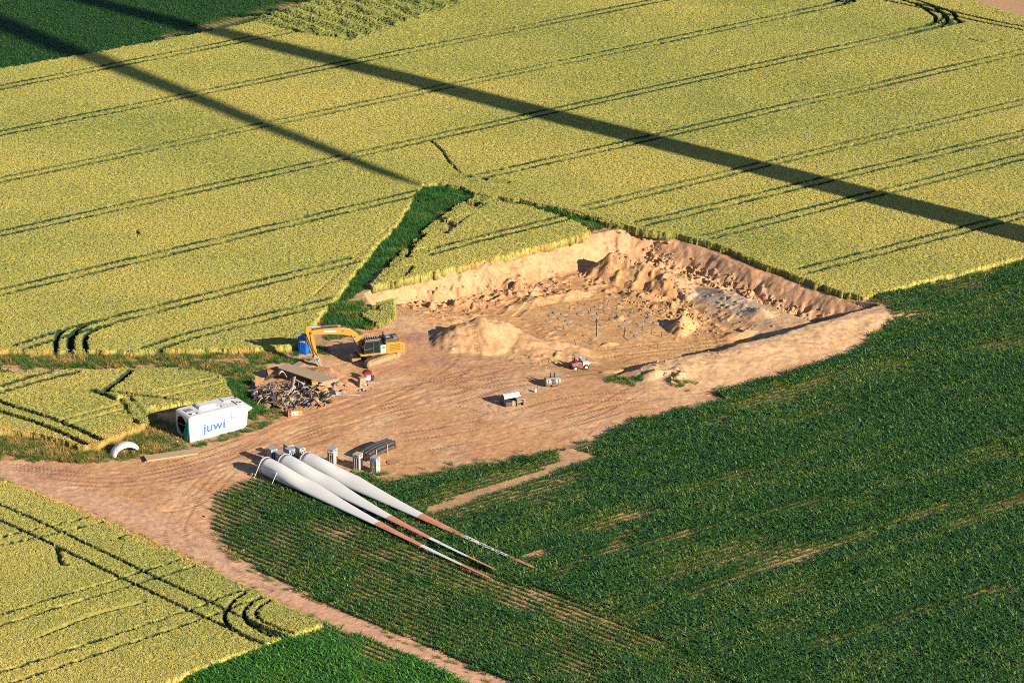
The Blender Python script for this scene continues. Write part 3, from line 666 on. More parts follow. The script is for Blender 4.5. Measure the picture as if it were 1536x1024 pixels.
vig = np.clip(vig, .38, 1.08); keep = RNG.random(len(xs)) < np.clip(.50 + vig * .8, 0, 1)
xs, ys, vig = xs[keep], ys[keep], vig[keep]; n = len(xs)
sc = (1.12 * vig * (.65 + .7 * RNG.random(n)))[:, None] * np.array([1, 1, 1])
scatter('maize_field', xs, ys, _hv(xs, ys) - .02, RNG.random(n) * 6.28, sc, np.clip(vig * .60 + (RNG.random(n) - .5) * .7 - .24 * np.clip((fbm((xs * UX[0] + ys * UX[1]) * .12, xs * VX[0] + ys * VX[1], 2.2, 401, 3) - .52) / .1, 0, 1), 0, 1), corn_p,
        'dark green maize field around the sandy site, thin in bare streaks', 'maize')
x, y = rows_in([(225, 1040), (300, 1005), (380, 976), (440, 955), (492, 937), (560, 962), (640, 998), (725, 1040), (700, 1070), (225, 1070)], ROADA, .75, .16); n = len(x)
v = np.clip(.75 + 1.2 * (fbm(x, y, 4, 130, 3) - .45), .5, 1.2)
scatter('maize_field', x, y, np.zeros(n), RNG.random(n) * 6.28, (1.2 * v * (.8 + .4 * RNG.random(n)))[:, None] * np.ones(3), np.clip(v * .6 + (RNG.random(n) - .5) * .5, 0, 1), cornb_p,
        'bright green corner of tall maize between the track and the near wheat', 'maize')
x, y = rows_in([(-70, 119), (0, 108), (130, 86), (330, 49), (380, 38), (400, 28), (525, -14), (-70, -16)], A0, .75, .2); n = len(x)
x, y = rows_in([(-70, 119), (0, 108), (130, 86), (330, 49), (380, 38), (400, 28), (525, -14), (-70, -16)], A0, .75, .19); n = len(x)
v = np.clip(1.0 - 1.4 * np.maximum(0, .5 - dline(GP([(240, 62), (380, 25), (540, -16)]), x, y) / 9) * (fbm(x, y, 3, 140) > .42), .35, 1.05)
scatter('maize_field', x, y, np.zeros(n), RNG.random(n) * 6.28, (1.1 * v * (.8 + .4 * RNG.random(n)))[:, None] * np.ones(3), np.clip(v * .75 + (RNG.random(n) - .5) * .5, 0, 1), corn_p,
        'far dark green maize field beyond the wheat, under the two shadows', 'maize')

def tufts(poly, dens, tint, size=1.0, seed=0, cover=1.0, feat=2.0, zw=1.0):
    P = GP(poly); lo, hi = P.min(0), P.max(0); n = int((hi - lo).prod() * dens)
    x = lo[0] + RNG.random(n) * (hi[0] - lo[0]); y = lo[1] + RNG.random(n) * (hi[1] - lo[1])
    f = fbm(x, y, feat, 200 + seed, 3)
    k = inside(P, x + (vn(x, y, .8, 3) - .5) * 1.2, y + (vn(x, y, .8, 6) - .5) * 1.2) & (f < .28 + cover * .5)
    x, y, f = x[k], y[k], f[k]; n = len(x)
    t = np.clip(tint + (fbm(x, y, feat * .7, 230 + seed, 3) - .5) * 1.6 + (RNG.random(n) - .5) * .25, 0, 1)
    s = size * (.6 + .7 * RNG.random(n)) * (1.25 - f * .6)
    return x, y, t, np.stack([s, s, s * zw], -1)
def grass(name, label, parts, cat='grass'):
    q = [tufts(*a) if isinstance(a, tuple) else tufts(**a) for a in parts]
    x, y, t, s = (np.concatenate([c[i] for c in q]) for i in range(4))
    scatter(name, x, y, _hv(x, y) - .02, RNG.random(len(x)) * 6.28, s, t, grass_p, label, cat)
grass('grass_strip', 'lush green grass strip running up to the wheat corner and along the pit bank', [
    ([(638, 277), (660, 276), (700, 288), (712, 300), (688, 308), (655, 325), (636, 345), (622, 362), (590, 388), (560, 412), (545, 436), (520, 452), (500, 458), (498, 448), (524, 415), (568, 366), (606, 322), (624, 290)], 16, 1.0, 1.9, 1, 1.0),
    ([(645, 320), (690, 300), (722, 296), (735, 302), (700, 316), (660, 345), (630, 372), (600, 396), (575, 412)], 7, .7, 1.3, 2, .55),
    ([(722, 294), (780, 303), (850, 318), (905, 343), (888, 348), (850, 331), (800, 316), (740, 301)], 16, .9, 1.7, 3, 1.0),
    ([(905, 335), (940, 338), (975, 350), (950, 352), (915, 346)], 6, .6, 1.2, 4, .5),
    ([(690, 281), (760, 295), (860, 318), (935, 338), (945, 346), (860, 328), (760, 304)], 14, .75, 2.2, 5, .85), ([(945, 343), (1020, 350), (1090, 370), (1150, 396), (1240, 431), (1285, 446), (1240, 436), (1150, 402), (1085, 375), (1015, 355)], 9, .55, 1.6, 25, .6)])
grass('verge_grass', 'patchy green and straw coloured verge between the wheat fields and the nacelle', [
    ([(-60, 530), (200, 531), (340, 528), (420, 526), (440, 532), (400, 545), (345, 565), (335, 562), (260, 552), (140, 554), (-60, 552)], 12, .42, 1.5, 6, .85),
    ([(335, 562), (372, 550), (402, 548), (380, 562), (372, 585), (384, 604), (402, 616), (380, 632), (352, 600)], 16, .75, 1.4, 7, .95),
    ([(390, 548), (440, 532), (452, 522), (500, 520), (482, 536), (440, 546)], 12, .85, 1.3, 8, .75),
    ([(285, 668), (330, 654), (378, 640), (402, 622), (425, 622), (400, 640), (340, 660), (292, 672)], 14, .72, 1.0, 9, .75),
    ([(-60, 648), (40, 652), (120, 672), (160, 664), (205, 640), (222, 618), (262, 640), (285, 668), (240, 678), (200, 684), (120, 694), (50, 686), (-60, 682)], 14, .22, 1.5, 10, .95),
    ([(-60, 670), (60, 676), (140, 686), (210, 676), (290, 668), (290, 674), (215, 688), (130, 696), (-60, 686)], 10, .55, 1.1, 11, .7),
    ([(380, 600), (430, 612), (420, 630), (385, 630)], 9, .5, 1.0, 12, .5)])
grass('site_weeds', 'weeds and rough grass around the excavator and the edge of the bare yard', [
    ([(480, 475), (500, 455), (540, 455), (560, 475), (560, 495), (520, 492), (490, 490)], 16, .75, 2.0, 13, .75),
    ([(478, 500), (510, 490), (545, 500), (530, 512), (490, 512)], 8, .75, 1.2, 14, .5),
    ([(542, 468), (575, 462), (570, 475), (548, 478)], 12, .3, 2.0, 15, .7),
    ([(900, 562), (940, 566), (965, 574), (940, 580), (905, 572)], 9, .8, 1.3, 16, .6),
    ([(1000, 572), (1060, 580), (1120, 582), (1080, 592), (1010, 590)], 7, .8, 1.2, 17, .45),
    ([(540, 712), (600, 705), (700, 690), (780, 676), (800, 688), (700, 706), (620, 724), (560, 728)], 4, .7, 1.2, 18, .4),
    ([(340, 735), (385, 716), (470, 745), (560, 785), (640, 824), (600, 830), (470, 780), (380, 760), (330, 780)], 5, .55, 1.0, 19, .6),
    ([(315, 790), (340, 830), (400, 866), (520, 922), (700, 1005), (740, 1030), (760, 1036), (640, 980), (480, 905), (372, 856), (330, 830)], 9, .3, 1.1, 20, .7),
    ([(0, 716), (140, 770), (300, 842), (480, 930), (500, 942), (300, 850), (140, 778), (0, 722)], 5, .2, 1.0, 21, .6),
    ([(1230, 430), (1310, 452), (1345, 488), (1300, 515), (1335, 480), (1290, 452)], 3, .6, 1.0, 22, .35)])

# ------------------------------------------------------------------ the standing turbine beside the frame, whose tower and blade throw the two long shadows
zc = .85
b0 = G(1536, 352, zc)[:2]; tip = G(632, 281, zc)[:2]; q0 = G(0, 28, zc)[:2]; db = (q0 - tip) / np.linalg.norm(q0 - tip)
PSI = R(190); nn = np.array([math.cos(PSI), math.sin(PSI)]); OH = 7.0
Lx, mx = np.linalg.solve(np.array([[dt[0], -db[0]], [dt[1], -db[1]]]), tip - b0 - OH * nn)
hubsh = b0 + Lx * dt + OH * nn; v3 = np.array([*(tip - hubsh), 0.0]); n3 = np.array([nn[0], nn[1], 0.0])
lam = -(v3 @ n3) / (SUN @ n3); bvec = v3 + lam * SUN
BASE = b0 - 46 * dt; HUBH = (Lx + 46) * math.tan(EL) + zc
def airfoil(n=16):
    out = []
    for j in range(n):
        a = 2 * math.pi * j / n; out.append((math.cos(a), math.sin(a)))
    return out
def blade_secs(L, root_r, chord_max, tipc, tilt0, tilt1, bend=0.0, drop=None, n=16, ns=26, t0=0.0, t1=1.0, grow=0.0, pw=1.1):
    """cross-sections of a blade lying along +x; chord across y-z"""
    secs = []
    for i in range(ns + 1):
        t = t0 + (t1 - t0) * i / ns; x = t * L
        ch0 = 2 * root_r; k = ss(.05, .21, np.array(t)); tap = (1 - t) / .79
        if t < .21: ch = ch0 + (chord_max - ch0) * k; th = 1 - (1 - .34) * k
        else:
            ch = tipc + (chord_max - tipc) * max(0, tap) ** pw; th = .34 - .12 * min(1, (t - .21) / .5)
        if t > .975: ch *= max(.25, (1 - t) / .025 * .9 + .1)
        sh = float(k)                                   # 0 round root, 1 airfoil
        tl = tilt0 + (tilt1 - tilt0) * t; c, s_ = math.cos(tl), math.sin(tl); sec = []
        off = (ch - ch0 * (1 - .55 * t)) * .28 * sh
        for a, b in airfoil(n):
            yy = a * ch / 2 + off; zz = b * ch / 2 * th * (1 - sh * .45 * max(0, a)) * (1 - sh * .25 * max(0, a) ** 3)
            yy += grow * (1 if a > 0 else -1) * abs(a); zz += grow * (1 if b > 0 else -1) * abs(b)
            dz = drop(t) if drop else 0.0
            sec.append((x, yy * c - zz * s_ + bend * t * t, yy * s_ + zz * c + dz))
        secs.append(sec)
    return secs
turb = thing('wind_turbine', (BASE[0], BASE[1], 0), 0, 'tall white wind turbine standing outside the picture whose tower and blade shadows cross the wheat', 'wind turbine')
b = MB(); b.tube([(0, 0, 0), (0, 0, HUBH * .5), (0, 0, HUBH - 2)], [3.1, 2.6, 1.8], 32); b.build('tower', M['white'], turb, smooth=True)
nx, ny = nn
nac = MB(); yaw = PSI
nb = MB(); nb.box((0, 0, 0), (13, 4.2, 4.4)); o = nb.build('machine_housing', M['white'], turb, bevel=.6, seg=3); o.location = (nx * -1.0, ny * -1.0, HUBH); o.rotation_euler = (0, 0, yaw)
hb = MB(); hb.tube([(5.5, 0, 0), (7, 0, 0), (8.6, 0, 0), (9.6, 0, 0)], [2.0, 2.2, 1.5, .2], 24); o = hb.build('hub', M['white'], turb, smooth=True); o.location = (0, 0, HUBH); o.rotation_euler = (0, 0, yaw)
LB = float(np.linalg.norm(bvec)); bx = Vector(bvec) / LB; ax = Vector(n3)
for k in range(3):
    rm = Matrix.Rotation(2 * math.pi * k / 3, 3, ax); d = rm @ bx; yv = d.cross(Vector(SUN)).normalized() if k == 0 else ax.cross(d).normalized(); zv = d.cross(yv)
    bb = MB(); bb.loft(blade_secs(LB, 1.9, 6.2, 2.0, 0, 0))
    o = bb.build('rotor_blade', M['white'], turb, smooth=True)
    o.matrix_local = Matrix.Translation(Vector((nx * OH, ny * OH, HUBH))) @ Matrix((d, yv, zv)).transposed().to_4x4()

# ------------------------------------------------------------------ the three dismantled rotor blades in the maize
def rotor_blade(root, tip_, label, tilt, lift=1.0, tipz=.30, bends=0.0):
    a = G(*root); e = G(*tip_, .35); v = e - a; L = float(np.hypot(v[0], v[1])); rz = math.atan2(v[1], v[0])
    t = thing('rotor_blade', (a[0], a[1], H(a[0], a[1])), rz, label, 'rotor blade', 'dismantled rotor blades on the ground')
    def drop(u): return lift * (1 - u) ** 1.6 + (tipz + .25) * u + .06
    def seg(nm, mt, t0, t1, ns, g=0.0, par=t):
        q = MB(); q.loft(blade_secs(L, 1.0, 2.15, .38, tilt[0], tilt[1], bends, drop, 20, ns, t0, t1, g, 2.2), cap=g == 0); return q.build(nm, mt, par, smooth=True)
    body = seg('shell', M['blade'], 0, 1, 60)
    seg('red_band', M['red'], .512, .705, 10, .006); seg('red_band', M['red'], .875, .9995, 10, .006)
    r = MB(); r.tube([(-.14, 0, drop(0)), (.0, 0, drop(0)), (.02, 0, drop(0))], [1.02, 1.03, 1.0], 28); r.build('root_ring', M['pale'], t, smooth=False)
    r = MB(); r.tube([(.22, 0, drop(0.004)), (.30, 0, drop(0.005))], 1.012, 28, cap=False); r.build('root_seam', M['brown'], t)
    r = MB(); r.tube([(-.15, 0, drop(0)), (-.143, 0, drop(0))], .86, 24); r.build('root_opening', M['dark'], t)
    return t, a, rz, L
bl1 = rotor_blade((399, 711), (741, 871), 'rotor blade nearest the track, white with red bands, strapped at its root', (R(14), R(-8)))
bl2 = rotor_blade((428, 706), (746, 859), 'middle rotor blade lying between the other two, slim white with red bands', (R(22), R(-14)), tipz=.45)
bl3 = rotor_blade((460, 703), (808, 855), 'rotor blade beside the grey cabinets, broad white with bright red bands', (R(20), R(4)))
# lashing straps over the nearest blade
for dx, an0, lab in ((.10, 80, 'thin white lashing strap tied over the root end of the strapped rotor blade'), (3.1, 150, 'white lashing strap hanging down the side of the strapped rotor blade')):
    t, a, rz, L = bl1; pts = [(dx, math.cos(R(an)) * 1.045, 1.06 - dx * .03 + math.sin(R(an)) * 1.045) for an in range(an0, 166, 8)]
    pts += [(dx - .15, -1.65, .0)]
    s_ = MB(); s_.tube(pts, .04, 6); o = s_.build('lashing_strap', M['white']); o.location = t.location; o.rotation_euler = (0, 0, rz); tag(o, lab, 'strap', 'straps on the blade')
s_ = MB(); s_.tube([(.35, -.82, 1.72), (1.6, -.84, 1.62), (3.0, -.84, 1.55)], .02, 6); o = s_.build('rope', M['brown']); o.location = bl1[0].location; o.rotation_euler = (0, 0, bl1[2]); tag(o, 'thin dark rope stretched between the two white straps on the blade', 'rope')

# ------------------------------------------------------------------ white machine house with lettering
P0 = G(285, 664); P1 = G(373, 642); rz = math.atan2(P1[1] - P0[1], P1[0] - P0[0]); NL = 7.75; NW = 3.2
org = P0 + np.array([-math.sin(rz), math.cos(rz), 0]) * NW / 2
nacl = thing('nacelle', (org[0], org[1], H(org[0], org[1])), rz, 'white turbine nacelle lying on the verge with blue juwi lettering and open round front', 'nacelle')
b = MB(); b.prism([(.04, .0), (6.9, .02), (7.45, .45), (7.62, 2.05), (8.25, 2.30), (8.2, 2.48), (7.3, 2.98), (5.6, 3.12), (2.2, 3.15), (.2, 3.08), (-.04, 2.9), (-.06, 2.6)], -NW / 2, NW / 2)
body = b.build('body', M['white'], None, bevel=.22, seg=4)
cb = MB(); cb.tube([(-1.5, .12, 1.62), (4.6, .12, 1.55)], 1.08, 40); cut = cb.build('cut', M['dark'])
md = body.modifiers.new('hole', 'BOOLEAN'); md.object = cut; md.operation = 'DIFFERENCE'; md.solver = 'EXACT'
dg = bpy.context.evaluated_depsgraph_get(); me = bpy.data.meshes.new_from_object(body.evaluated_get(dg)); body.modifiers.clear(); body.data = me
bpy.data.objects.remove(cut); body.parent = nacl
while len(me.materials) < 2: me.materials.append(M['dark'])
me.materials[1] = M['dark']
for pl in me.polygons:
    q = pl.center; pl.material_index = 1 if (math.hypot(q.y - .12, q.z - 1.60) < 1.16 and .02 < q.x < 4.8) else 0  # walls of the hole coloured near-black in place of deep shade
r = MB(); r.tube([(-.05, .12, 1.62), (.20, .12, 1.62)], [1.10, 1.10], 40, cap=False); r.build('opening_rim', M['grey'], nacl)
f_ = MB()
for yy, zz in ((-.55, 1.2), (.7, 1.2)): f_.box((1.4, yy, 1.55), (.12, .12, 2.0))
f_.box((1.4, .1, 2.0), (.1, 1.7, .12)); f_.box((1.5, .1, 1.0), (.1, 1.7, .14)); f_.box((2.2, .3, 1.2), (.8, .7, .9))
f_.build('inner_frame', M['grey'], nacl)
b = MB(); b.prism([(2.0, 3.12), (4.3, 3.12), (4.2, 3.42), (2.35, 3.48), (2.1, 3.40)], -.25, .85); b.build('roof_hood', M['white'], nacl, bevel=.05)
b = MB(); b.box((3.3, -.75, 3.19), (2.3, .16, .10)); b.build('roof_rail', M['white'], nacl, bevel=.02)
b = MB(); b.box((.95, .3, 3.155), (.85, .8, .03)); b.build('roof_hatch', M['steel'], nacl)
b = MB(); b.box((1.0, -.78, 3.16), (.9, .22, .05)); b.build('roof_step', M['white'], nacl)
b = MB(); b.prism([(5.4, 3.10), (6.7, 3.02), (6.7, 3.20), (5.5, 3.26)], .15, 1.1); b.build('roof_cover', M['white'], nacl, bevel=.04)
b = MB(); b.box((6.9, -.2, 3.08), (.9, 1.9, .05), (0, .14, 0)); b.build('rear_hatch', M['white'], nacl)
for x_, y_, z_ in ((6.75, .55, 3.13), (7.15, .55, 3.10), (6.7, -.75, 3.13), (7.05, -.85, 3.11), (4.55, -.8, 3.18), (.62, -1.0, 3.18), (1.35, -1.02, 3.18)):
    b = MB(); b.box((x_, y_, z_), (.14, .2, .12)); b.build('hatch_fitting', M['charcoal'], nacl)
b = MB(); b.box((6.45, -.2, 3.09), (.07, 1.9, .05)); b.build('rear_seam', M['charcoal'], nacl)
b = MB(); b.box((2.55, -NW / 2 - .004, 2.30), (4.4, .006, .045), (0, -.015, 0)); b.build('side_seam', M['brown'], nacl)
def text(s, size, loc, parent, mt, name='lettering', rot=(math.pi / 2, 0, 0), ext=.004, shear=.12, off=.02, sx=1.0):
    c = bpy.data.curves.new(name, 'FONT'); c.body = s; c.size = size; c.extrude = ext; c.shear = shear; c.offset = off; c.resolution_u = 3
    tmp = bpy.data.objects.new('tmp', c); COL.objects.link(tmp); dg = bpy.context.evaluated_depsgraph_get()
    me = bpy.data.meshes.new_from_object(tmp.evaluated_get(dg)); bpy.data.objects.remove(tmp); me.materials.clear(); me.materials.append(mt)
    o = bpy.data.objects.new(name, me); COL.objects.link(o)
    o.location = loc; o.rotation_euler = rot; o.scale = (sx, 1, 1)
    if parent: o.parent = parent
    return o
text('juwi', 1.55, (1.75, -NW / 2 - .008, .85), nacl, M['logo'], 'lettering', sx=1.12, off=.03, shear=.06)
b = MB(); yl = -NW / 2 - .006
b.box((5.45, yl, 1.22), (.09, .008, 1.35))
for a_, L_ in ((88, .8), (215, .62), (-12, .62)):
    b.box((5.45 + math.cos(R(a_)) * L_ / 2, yl - .002, 1.90 + math.sin(R(a_)) * L_ / 2), (L_, .008, .12), (0, -R(a_), 0))
b.box((4.1, yl, .52), (3.3, .008, .03)); b.box((5.75, yl, .56), (.5, .008, .03)); b.build('logo_turbine', M['logo2'], nacl)
# green tarpaulin draped from the front corner, and the tie across the hole
b = MB(); vs = []; nr = 10; nc = 12
for i in range(nr + 1):
    t = i / nr
    for j in range(nc + 1):
        s2 = j / nc; wd = .15 + 1.75 * t ** .9
        yy = -NW / 2 - .06 + (1 - s2) * wd * .95 + .05 * math.sin(s2 * 9) * t; xx = -.16 + .10 * t - .42 * t * (1 - abs(2 * s2 - 1)) * .4 + .09 * math.sin(s2 * 20 + t * 2) * t
        vs.append((xx, yy, 2.75 * (1 - t) + .02 + .25 * t * (1 - t)))
b.add(vs, [(i * (nc + 1) + j, i * (nc + 1) + j + 1, (i + 1) * (nc + 1) + j + 1, (i + 1) * (nc + 1) + j) for i in range(nr) for j in range(nc)])
o = b.build('tarpaulin', M['tarp'], None, smooth=True); o.location = nacl.location; o.rotation_euler = (0, 0, rz); so = o.modifiers.new('thick', 'SOLIDIFY'); so.thickness = .03
tag(o, 'dark green tarpaulin hanging in folds from the front corner of the white nacelle', 'tarpaulin')
b = MB(); b.tube([(-.16, 1.15, 1.62), (-.16, .4, 1.72), (-.16, -.9, 1.95)], .04, 6); o = b.build('tie_strap', M['green']); o.location = nacl.location; o.rotation_euler = (0, 0, rz); tag(o, 'thin green and white tie stretched across the round nacelle opening', 'strap')
q1, q2 = on(248, 669, .12), on(268, 663, .2); b = MB(); b.tube([q1, q2], .045, 6); o = b.build('pole', M['pale']); tag(o, 'thin pale pole lying in the grass before the nacelle opening', 'pole')
q1 = on(249, 671, .08); b = MB(); b.lump(q1, (.7, .35, .2), 4, 1, .2); o = b.build('stone', M['concrete']); tag(o, 'small flat pale stone at the end of the pale pole', 'stone')
# curved shell piece
c = on(191, 681); sh = thing('fairing_shell', (c.x, c.y, c.z), R(8), 'white curved fairing shell arching over the dry grass beside the nacelle', 'fairing')
secs = []; secs2 = []
for i in range(17):
    a = R(178) - R(150) * i / 16; rr = 1.2; px = rr * 1.05 * math.cos(a); pz = 1.0 * max(0, math.sin(a)) + .02; wd = 1.0 - .55 * (i / 16) ** 1.3; th = .70 - .42 * i / 16
    ca, sa = math.cos(a), math.sin(a); sec = []
    for j in range(13):
        e = math.pi * (j / 12); oy = wd * math.cos(e); orr = th * math.sin(e); sec.append((px + ca * orr, oy + .35 * i / 16, pz + sa * orr * .8))
    for j in range(12, -1, -1):
        e = math.pi * (j / 12); oy = (wd - .05) * math.cos(e); orr = (th - .05) * math.sin(e) - .01; sec.append((px + ca * orr, oy + .35 * i / 16, pz + sa * orr * .8))
    secs.append(sec)
b = MB(); b.loft(secs); b.build('shell', M['white'], sh, smooth=False)
b = MB()
for k in (.25, .42): b = MB(); b.tube([Vector(secs[i][int(12 * k)]) + Vector((0, 0, .012)) for i in range(9, 16)], .012, 5); b.build('seam', M['brown'], sh)
for i in (4, 5, 6): b = MB(); b.box(Vector(secs[i][7]) + Vector((0, 0, .01)), (.10, .08, .05)); b.build('bolt_plate', M['charcoal'], sh)
# board stack
A1, A2, A3 = G(223, 694), G(300, 683), G(213, 687); rz2 = math.atan2(A2[1] - A1[1], A2[0] - A1[0]); LL = float(np.linalg.norm(A2 - A1)); mid = (A2 + A3) / 2
for k, (dx, dy, z, w_, h_, mt, lab, nm) in enumerate(((-.35, .1, .06, 1.35, .10, 'woodedge', 'lowest plank panel of the stack by the track, its dark end sticking out', 'plank_panel'), (-.18, .05, .17, 1.4, .10, 'woodedge', 'middle plank panel between the others in the stack by the track', 'plank_panel'), (0, 0, .29, 1.45, .13, 'wood', 'pale topmost plank panel of the stack beside the sandy track', 'plank_panel'))):
    t = thing('plank_panel', (mid[0] + dx, mid[1] + dy, H(mid[0], mid[1]) + z), rz2, lab, 'plank panel', 'stacked plank panels')
    q = MB(); q.box((0, 0, 0), (LL, w_, h_)); q.build('panel', M[mt], t, bevel=.015)
    q = MB(); q.box((-LL / 2 - .012, 0, 0), (.02, w_ * .98, h_ * .7)); q.build('end_cap', M['charcoal'], t)

# ------------------------------------------------------------------ grey switch cabinets
def cabinet_proto(nm='switch_cabinet'):
    t = thing(nm, (0, 0, 0)); Wd, Dp, Hh = .80, .92, 1.85
    b = MB(); b.box((0, 0, .05 + Hh / 2), (Wd, Dp, Hh - .1)); b.build('housing', M['grey'], t, bevel=.012)
    b = MB(); b.box((0, 0, .05), (Wd * .96, Dp * .96, .1)); b.build('plinth', M['roofgrey'], t)
    b = MB(); b.box((0, 0, Hh + .02), (Wd + .04, Dp + .04, .06)); b.build('lid', M['roofgrey'], t, bevel=.01)
    y = -Dp / 2
    b = MB(); b.box((0, y - .004, .87), (Wd * .84, .012, 1.28)); dr = b.build('door', M['charcoal'], t)
    for x_ in (-.14, .10): b = MB(); b.box((x_, y - .016, .85), (.07, .018, 1.2)); b.build('strip', M['pale'], dr)
    b = MB(); b.box((0, y - .006, 1.74), (Wd * .5, .016, .08)); b.build('vent_slot', M['black'], t)
    b = MB(); b.box((0, y - .008, 1.58), (Wd * .72, .018, .16)); b.build('sticker', M['sticker'], t)
    b = MB(); b.box((Wd / 2 + .004, .0, 1.70), (.012, .36, .09)); b.build('side_vent', M['black'], t)
    return t
def sticker(parent, mt, x, z, w_=.1, h_=.1, side=False):
    b = MB()
    if side: b.box((.407, x, z), (.014, w_, h_))
    else: b.box((x, -.476, z), (w_, .022, h_))
    return b.build('sticker', M[mt], parent)
CG = 'grey switch cabinets beside the blade roots'
proto = cabinet_proto()
cabs = [((409, 695), R(34), 'grey switch cabinet closest to the strapped blade root, its lower half in shade', 1, 0), ((421.5, 702), R(36), 'grey switch cabinet hidden to its lid between two blade roots', 1, 0),
        ((433, 689), R(38), 'rear switch cabinet with a brown dusty lid peeking over another cabinet', 0, 0), ((435.5, 695.5), R(38), 'grey switch cabinet with yellow and green stickers in front of another cabinet', 1, 1),
        ((451, 693), R(38), 'grey switch cabinet with open vent slot behind the broad rotor blade root', 0, 0), ((499, 695), R(-27), 'grey switch cabinet standing alone between blade and pipe bundle, yellow stickers on the door', 0, 2),
        ((537, 703), R(-27), 'grey switch cabinet with brownish lid in front of the dark pipes', 1, 0), ((563, 708), R(-27), 'grey switch cabinet with green sticker nearest the maize', 1, 3)]
for i, (pp, a, lab, st, ex) in enumerate(cabs):
    o = proto if i == 0 else copy_tree(proto)
    q = on(*pp); o.location = q; o.rotation_euler = (0, 0, a + R(0)); tag(o, lab, 'cabinet', CG)
    for ch in o.children:
        if ch.name.startswith('sticker') and not st: ch.data = ch.data.copy(); ch.data.materials[0] = M['pale']
        if ch.name.startswith('lid') and i in (2, 6): ch.data = ch.data.copy(); ch.data.materials[0] = M['wood']
    if ex == 1:
        for x_, mt in ((-.1, 'green'), (.12, 'lemon')): sticker(o, mt, x_, 1.36)
    if ex == 2:
        sticker(o, 'lemon', .1, 1.3, .1, .2); sticker(o, 'sticker', .1, 1.05, .1, .2); sticker(o, 'green', -.14, .75); sticker(o, 'lemon', -.14, .6); sticker(o, 'lemon', -.1, 1.2, .12, .16, True); sticker(o, 'lemon', .1, .55, .1, .12, True)
    if ex == 3:
        sticker(o, 'green', .05, .95); sticker(o, 'lemon', .05, .8); sticker(o, 'green', .05, .9, .12, .1, True); sticker(o, 'lemon', .05, .76, .12, .1, True); sticker(o, 'sticker', .15, 1.4, .2, .14, True)
# ------------------------------------------------------------------ dark curved pipes on a wooden rack
pc = on(566, 681); prz = R(52)
tag(t := thing('pipe_rack', (pc.x, pc.y, pc.z), prz), 'low brown wooden rack under the bundle of dark curved pipes', 'rack')
for x_ in (-1.0, .9):
    q = MB()
    for y_ in (-.72, .72): q = MB(); q.box((x_, y_, .55), (.09, .09, 1.1)); q.build('post', M['wood'], t)
    for z_ in (.12, .60): q = MB(); q.box((x_, 0, z_), (.1, 1.34, .08)); q.build('crossbar', M['wood'], t)
names = [['camera side of the lower layer', 'middle of the lower layer', 'far side of the lower layer'], ['camera side of the upper layer', 'middle of the upper layer', 'far side of the upper layer']]
for lay in range(2):
    for k in range(3):
        t = thing('pipe', (pc.x, pc.y, pc.z), prz, 'dark curved pipe, ' + ['nearest the cabinets', 'in the middle', 'farthest from the cabinets'][k] + ' in the ' + ['lower', 'upper'][lay] + ' layer of the rack', 'pipe', 'dark pipes in the rack')
        pts = []
        for i in range(13):
            s3 = i / 12 * 2 - 1; pts.append((s3 * 2.3 - .06 * k, -.46 + .46 * k - .26 * s3 * s3 + (.12 if lay else 0), .40 + .46 * lay + (.03 * k)))
        q = MB(); q.tube(pts, .215, 14); q.build('tube', M['pipe'], t, smooth=True)
        q = MB(); e0, e1 = Vector(pts[-2]), Vector(pts[-1]); dd = (e1 - e0).normalized()
        q.tube([e1 - dd * .06, e1 + dd * .03], .235, 14); q.build('end_collar', M['charcoal'], t)
        q = MB(); e0, e1 = Vector(pts[1]), Vector(pts[0]); dd = (e1 - e0).normalized(); q.tube([e1 - dd * .06, e1 + dd * .03], .235, 14); q.build('end_collar', M['charcoal'], t)
q = MB(); c = on(590.5, 693, .03); q.tube([c - Vector((0, 0, .03)), c + Vector((0, 0, .03))], [.78, .76], 24); o = q.build('steel_plate', M['rustplate']); tag(o, 'round rusty steel plate lying on the bare ground by the cabinets', 'plate')

# ------------------------------------------------------------------ excavator
ec = on(563, 540); EH = R(197)
ex = thing('excavator', (ec.x, ec.y, ec.z), EH, 'large yellow crawler excavator with its arm bent down to the scrap heap', 'excavator')
def add_track(y0):
    t = bpy.data.objects.new('track', None); COL.objects.link(t); t.parent = ex; t.rotation_euler = (0, 0, R(43.7 + 180) - EH)
    prof = []
    for i in range(11): a = R(90 + 18 * i); prof.append((-2.25 + .53 * math.cos(a), .55 + .53 * math.sin(a)))
    for i in range(11): a = R(-90 + 18 * i); prof.append((2.25 + .53 * math.cos(a), .55 + .53 * math.sin(a)))
    b = MB(); b.prism(prof, y0 - .31, y0 + .31); b.build('belt', M['track'], t, bevel=.03)
    b = MB(); per = []
    for i in range(22): per.append((-2.2 + i * .21, 1.10, 0)); per.append((-2.2 + i * .21, .0, 0))
    for a in range(100, 270, 24): per.append((-2.25 + .55 * math.cos(R(a)), .55 + .55 * math.sin(R(a)), R(90 - a)))
    for a in range(-80, 90, 24): per.append((2.25 + .55 * math.cos(R(a)), .55 + .55 * math.sin(R(a)), R(90 - a)))
    for x_, z_, r_ in per: b.box((x_, y0, z_), (.05, .64, .07), (0, r_, 0))
    o = b.build('grouser', M['track'], t); o['kind'] = 'stuff'
    sy = 1 if y0 > 0 else -1
    b = MB(); b.prism([(-2.0, .30), (2.0, .30), (1.75, .80), (-1.75, .80)], y0 + sy * .28, y0 + sy * .36); b.build('side_frame', M['dusty'], t, bevel=.02)
    for x_ in (-2.25, 2.25):
        b = MB(); b.tube([(x_, y0 + sy * .28, .55), (x_, y0 + sy * .37, .55)], [.36, .30], 20); b.build('sprocket', M['dusty'], t)
    return t
add_track(1.38); add_track(-1.38)
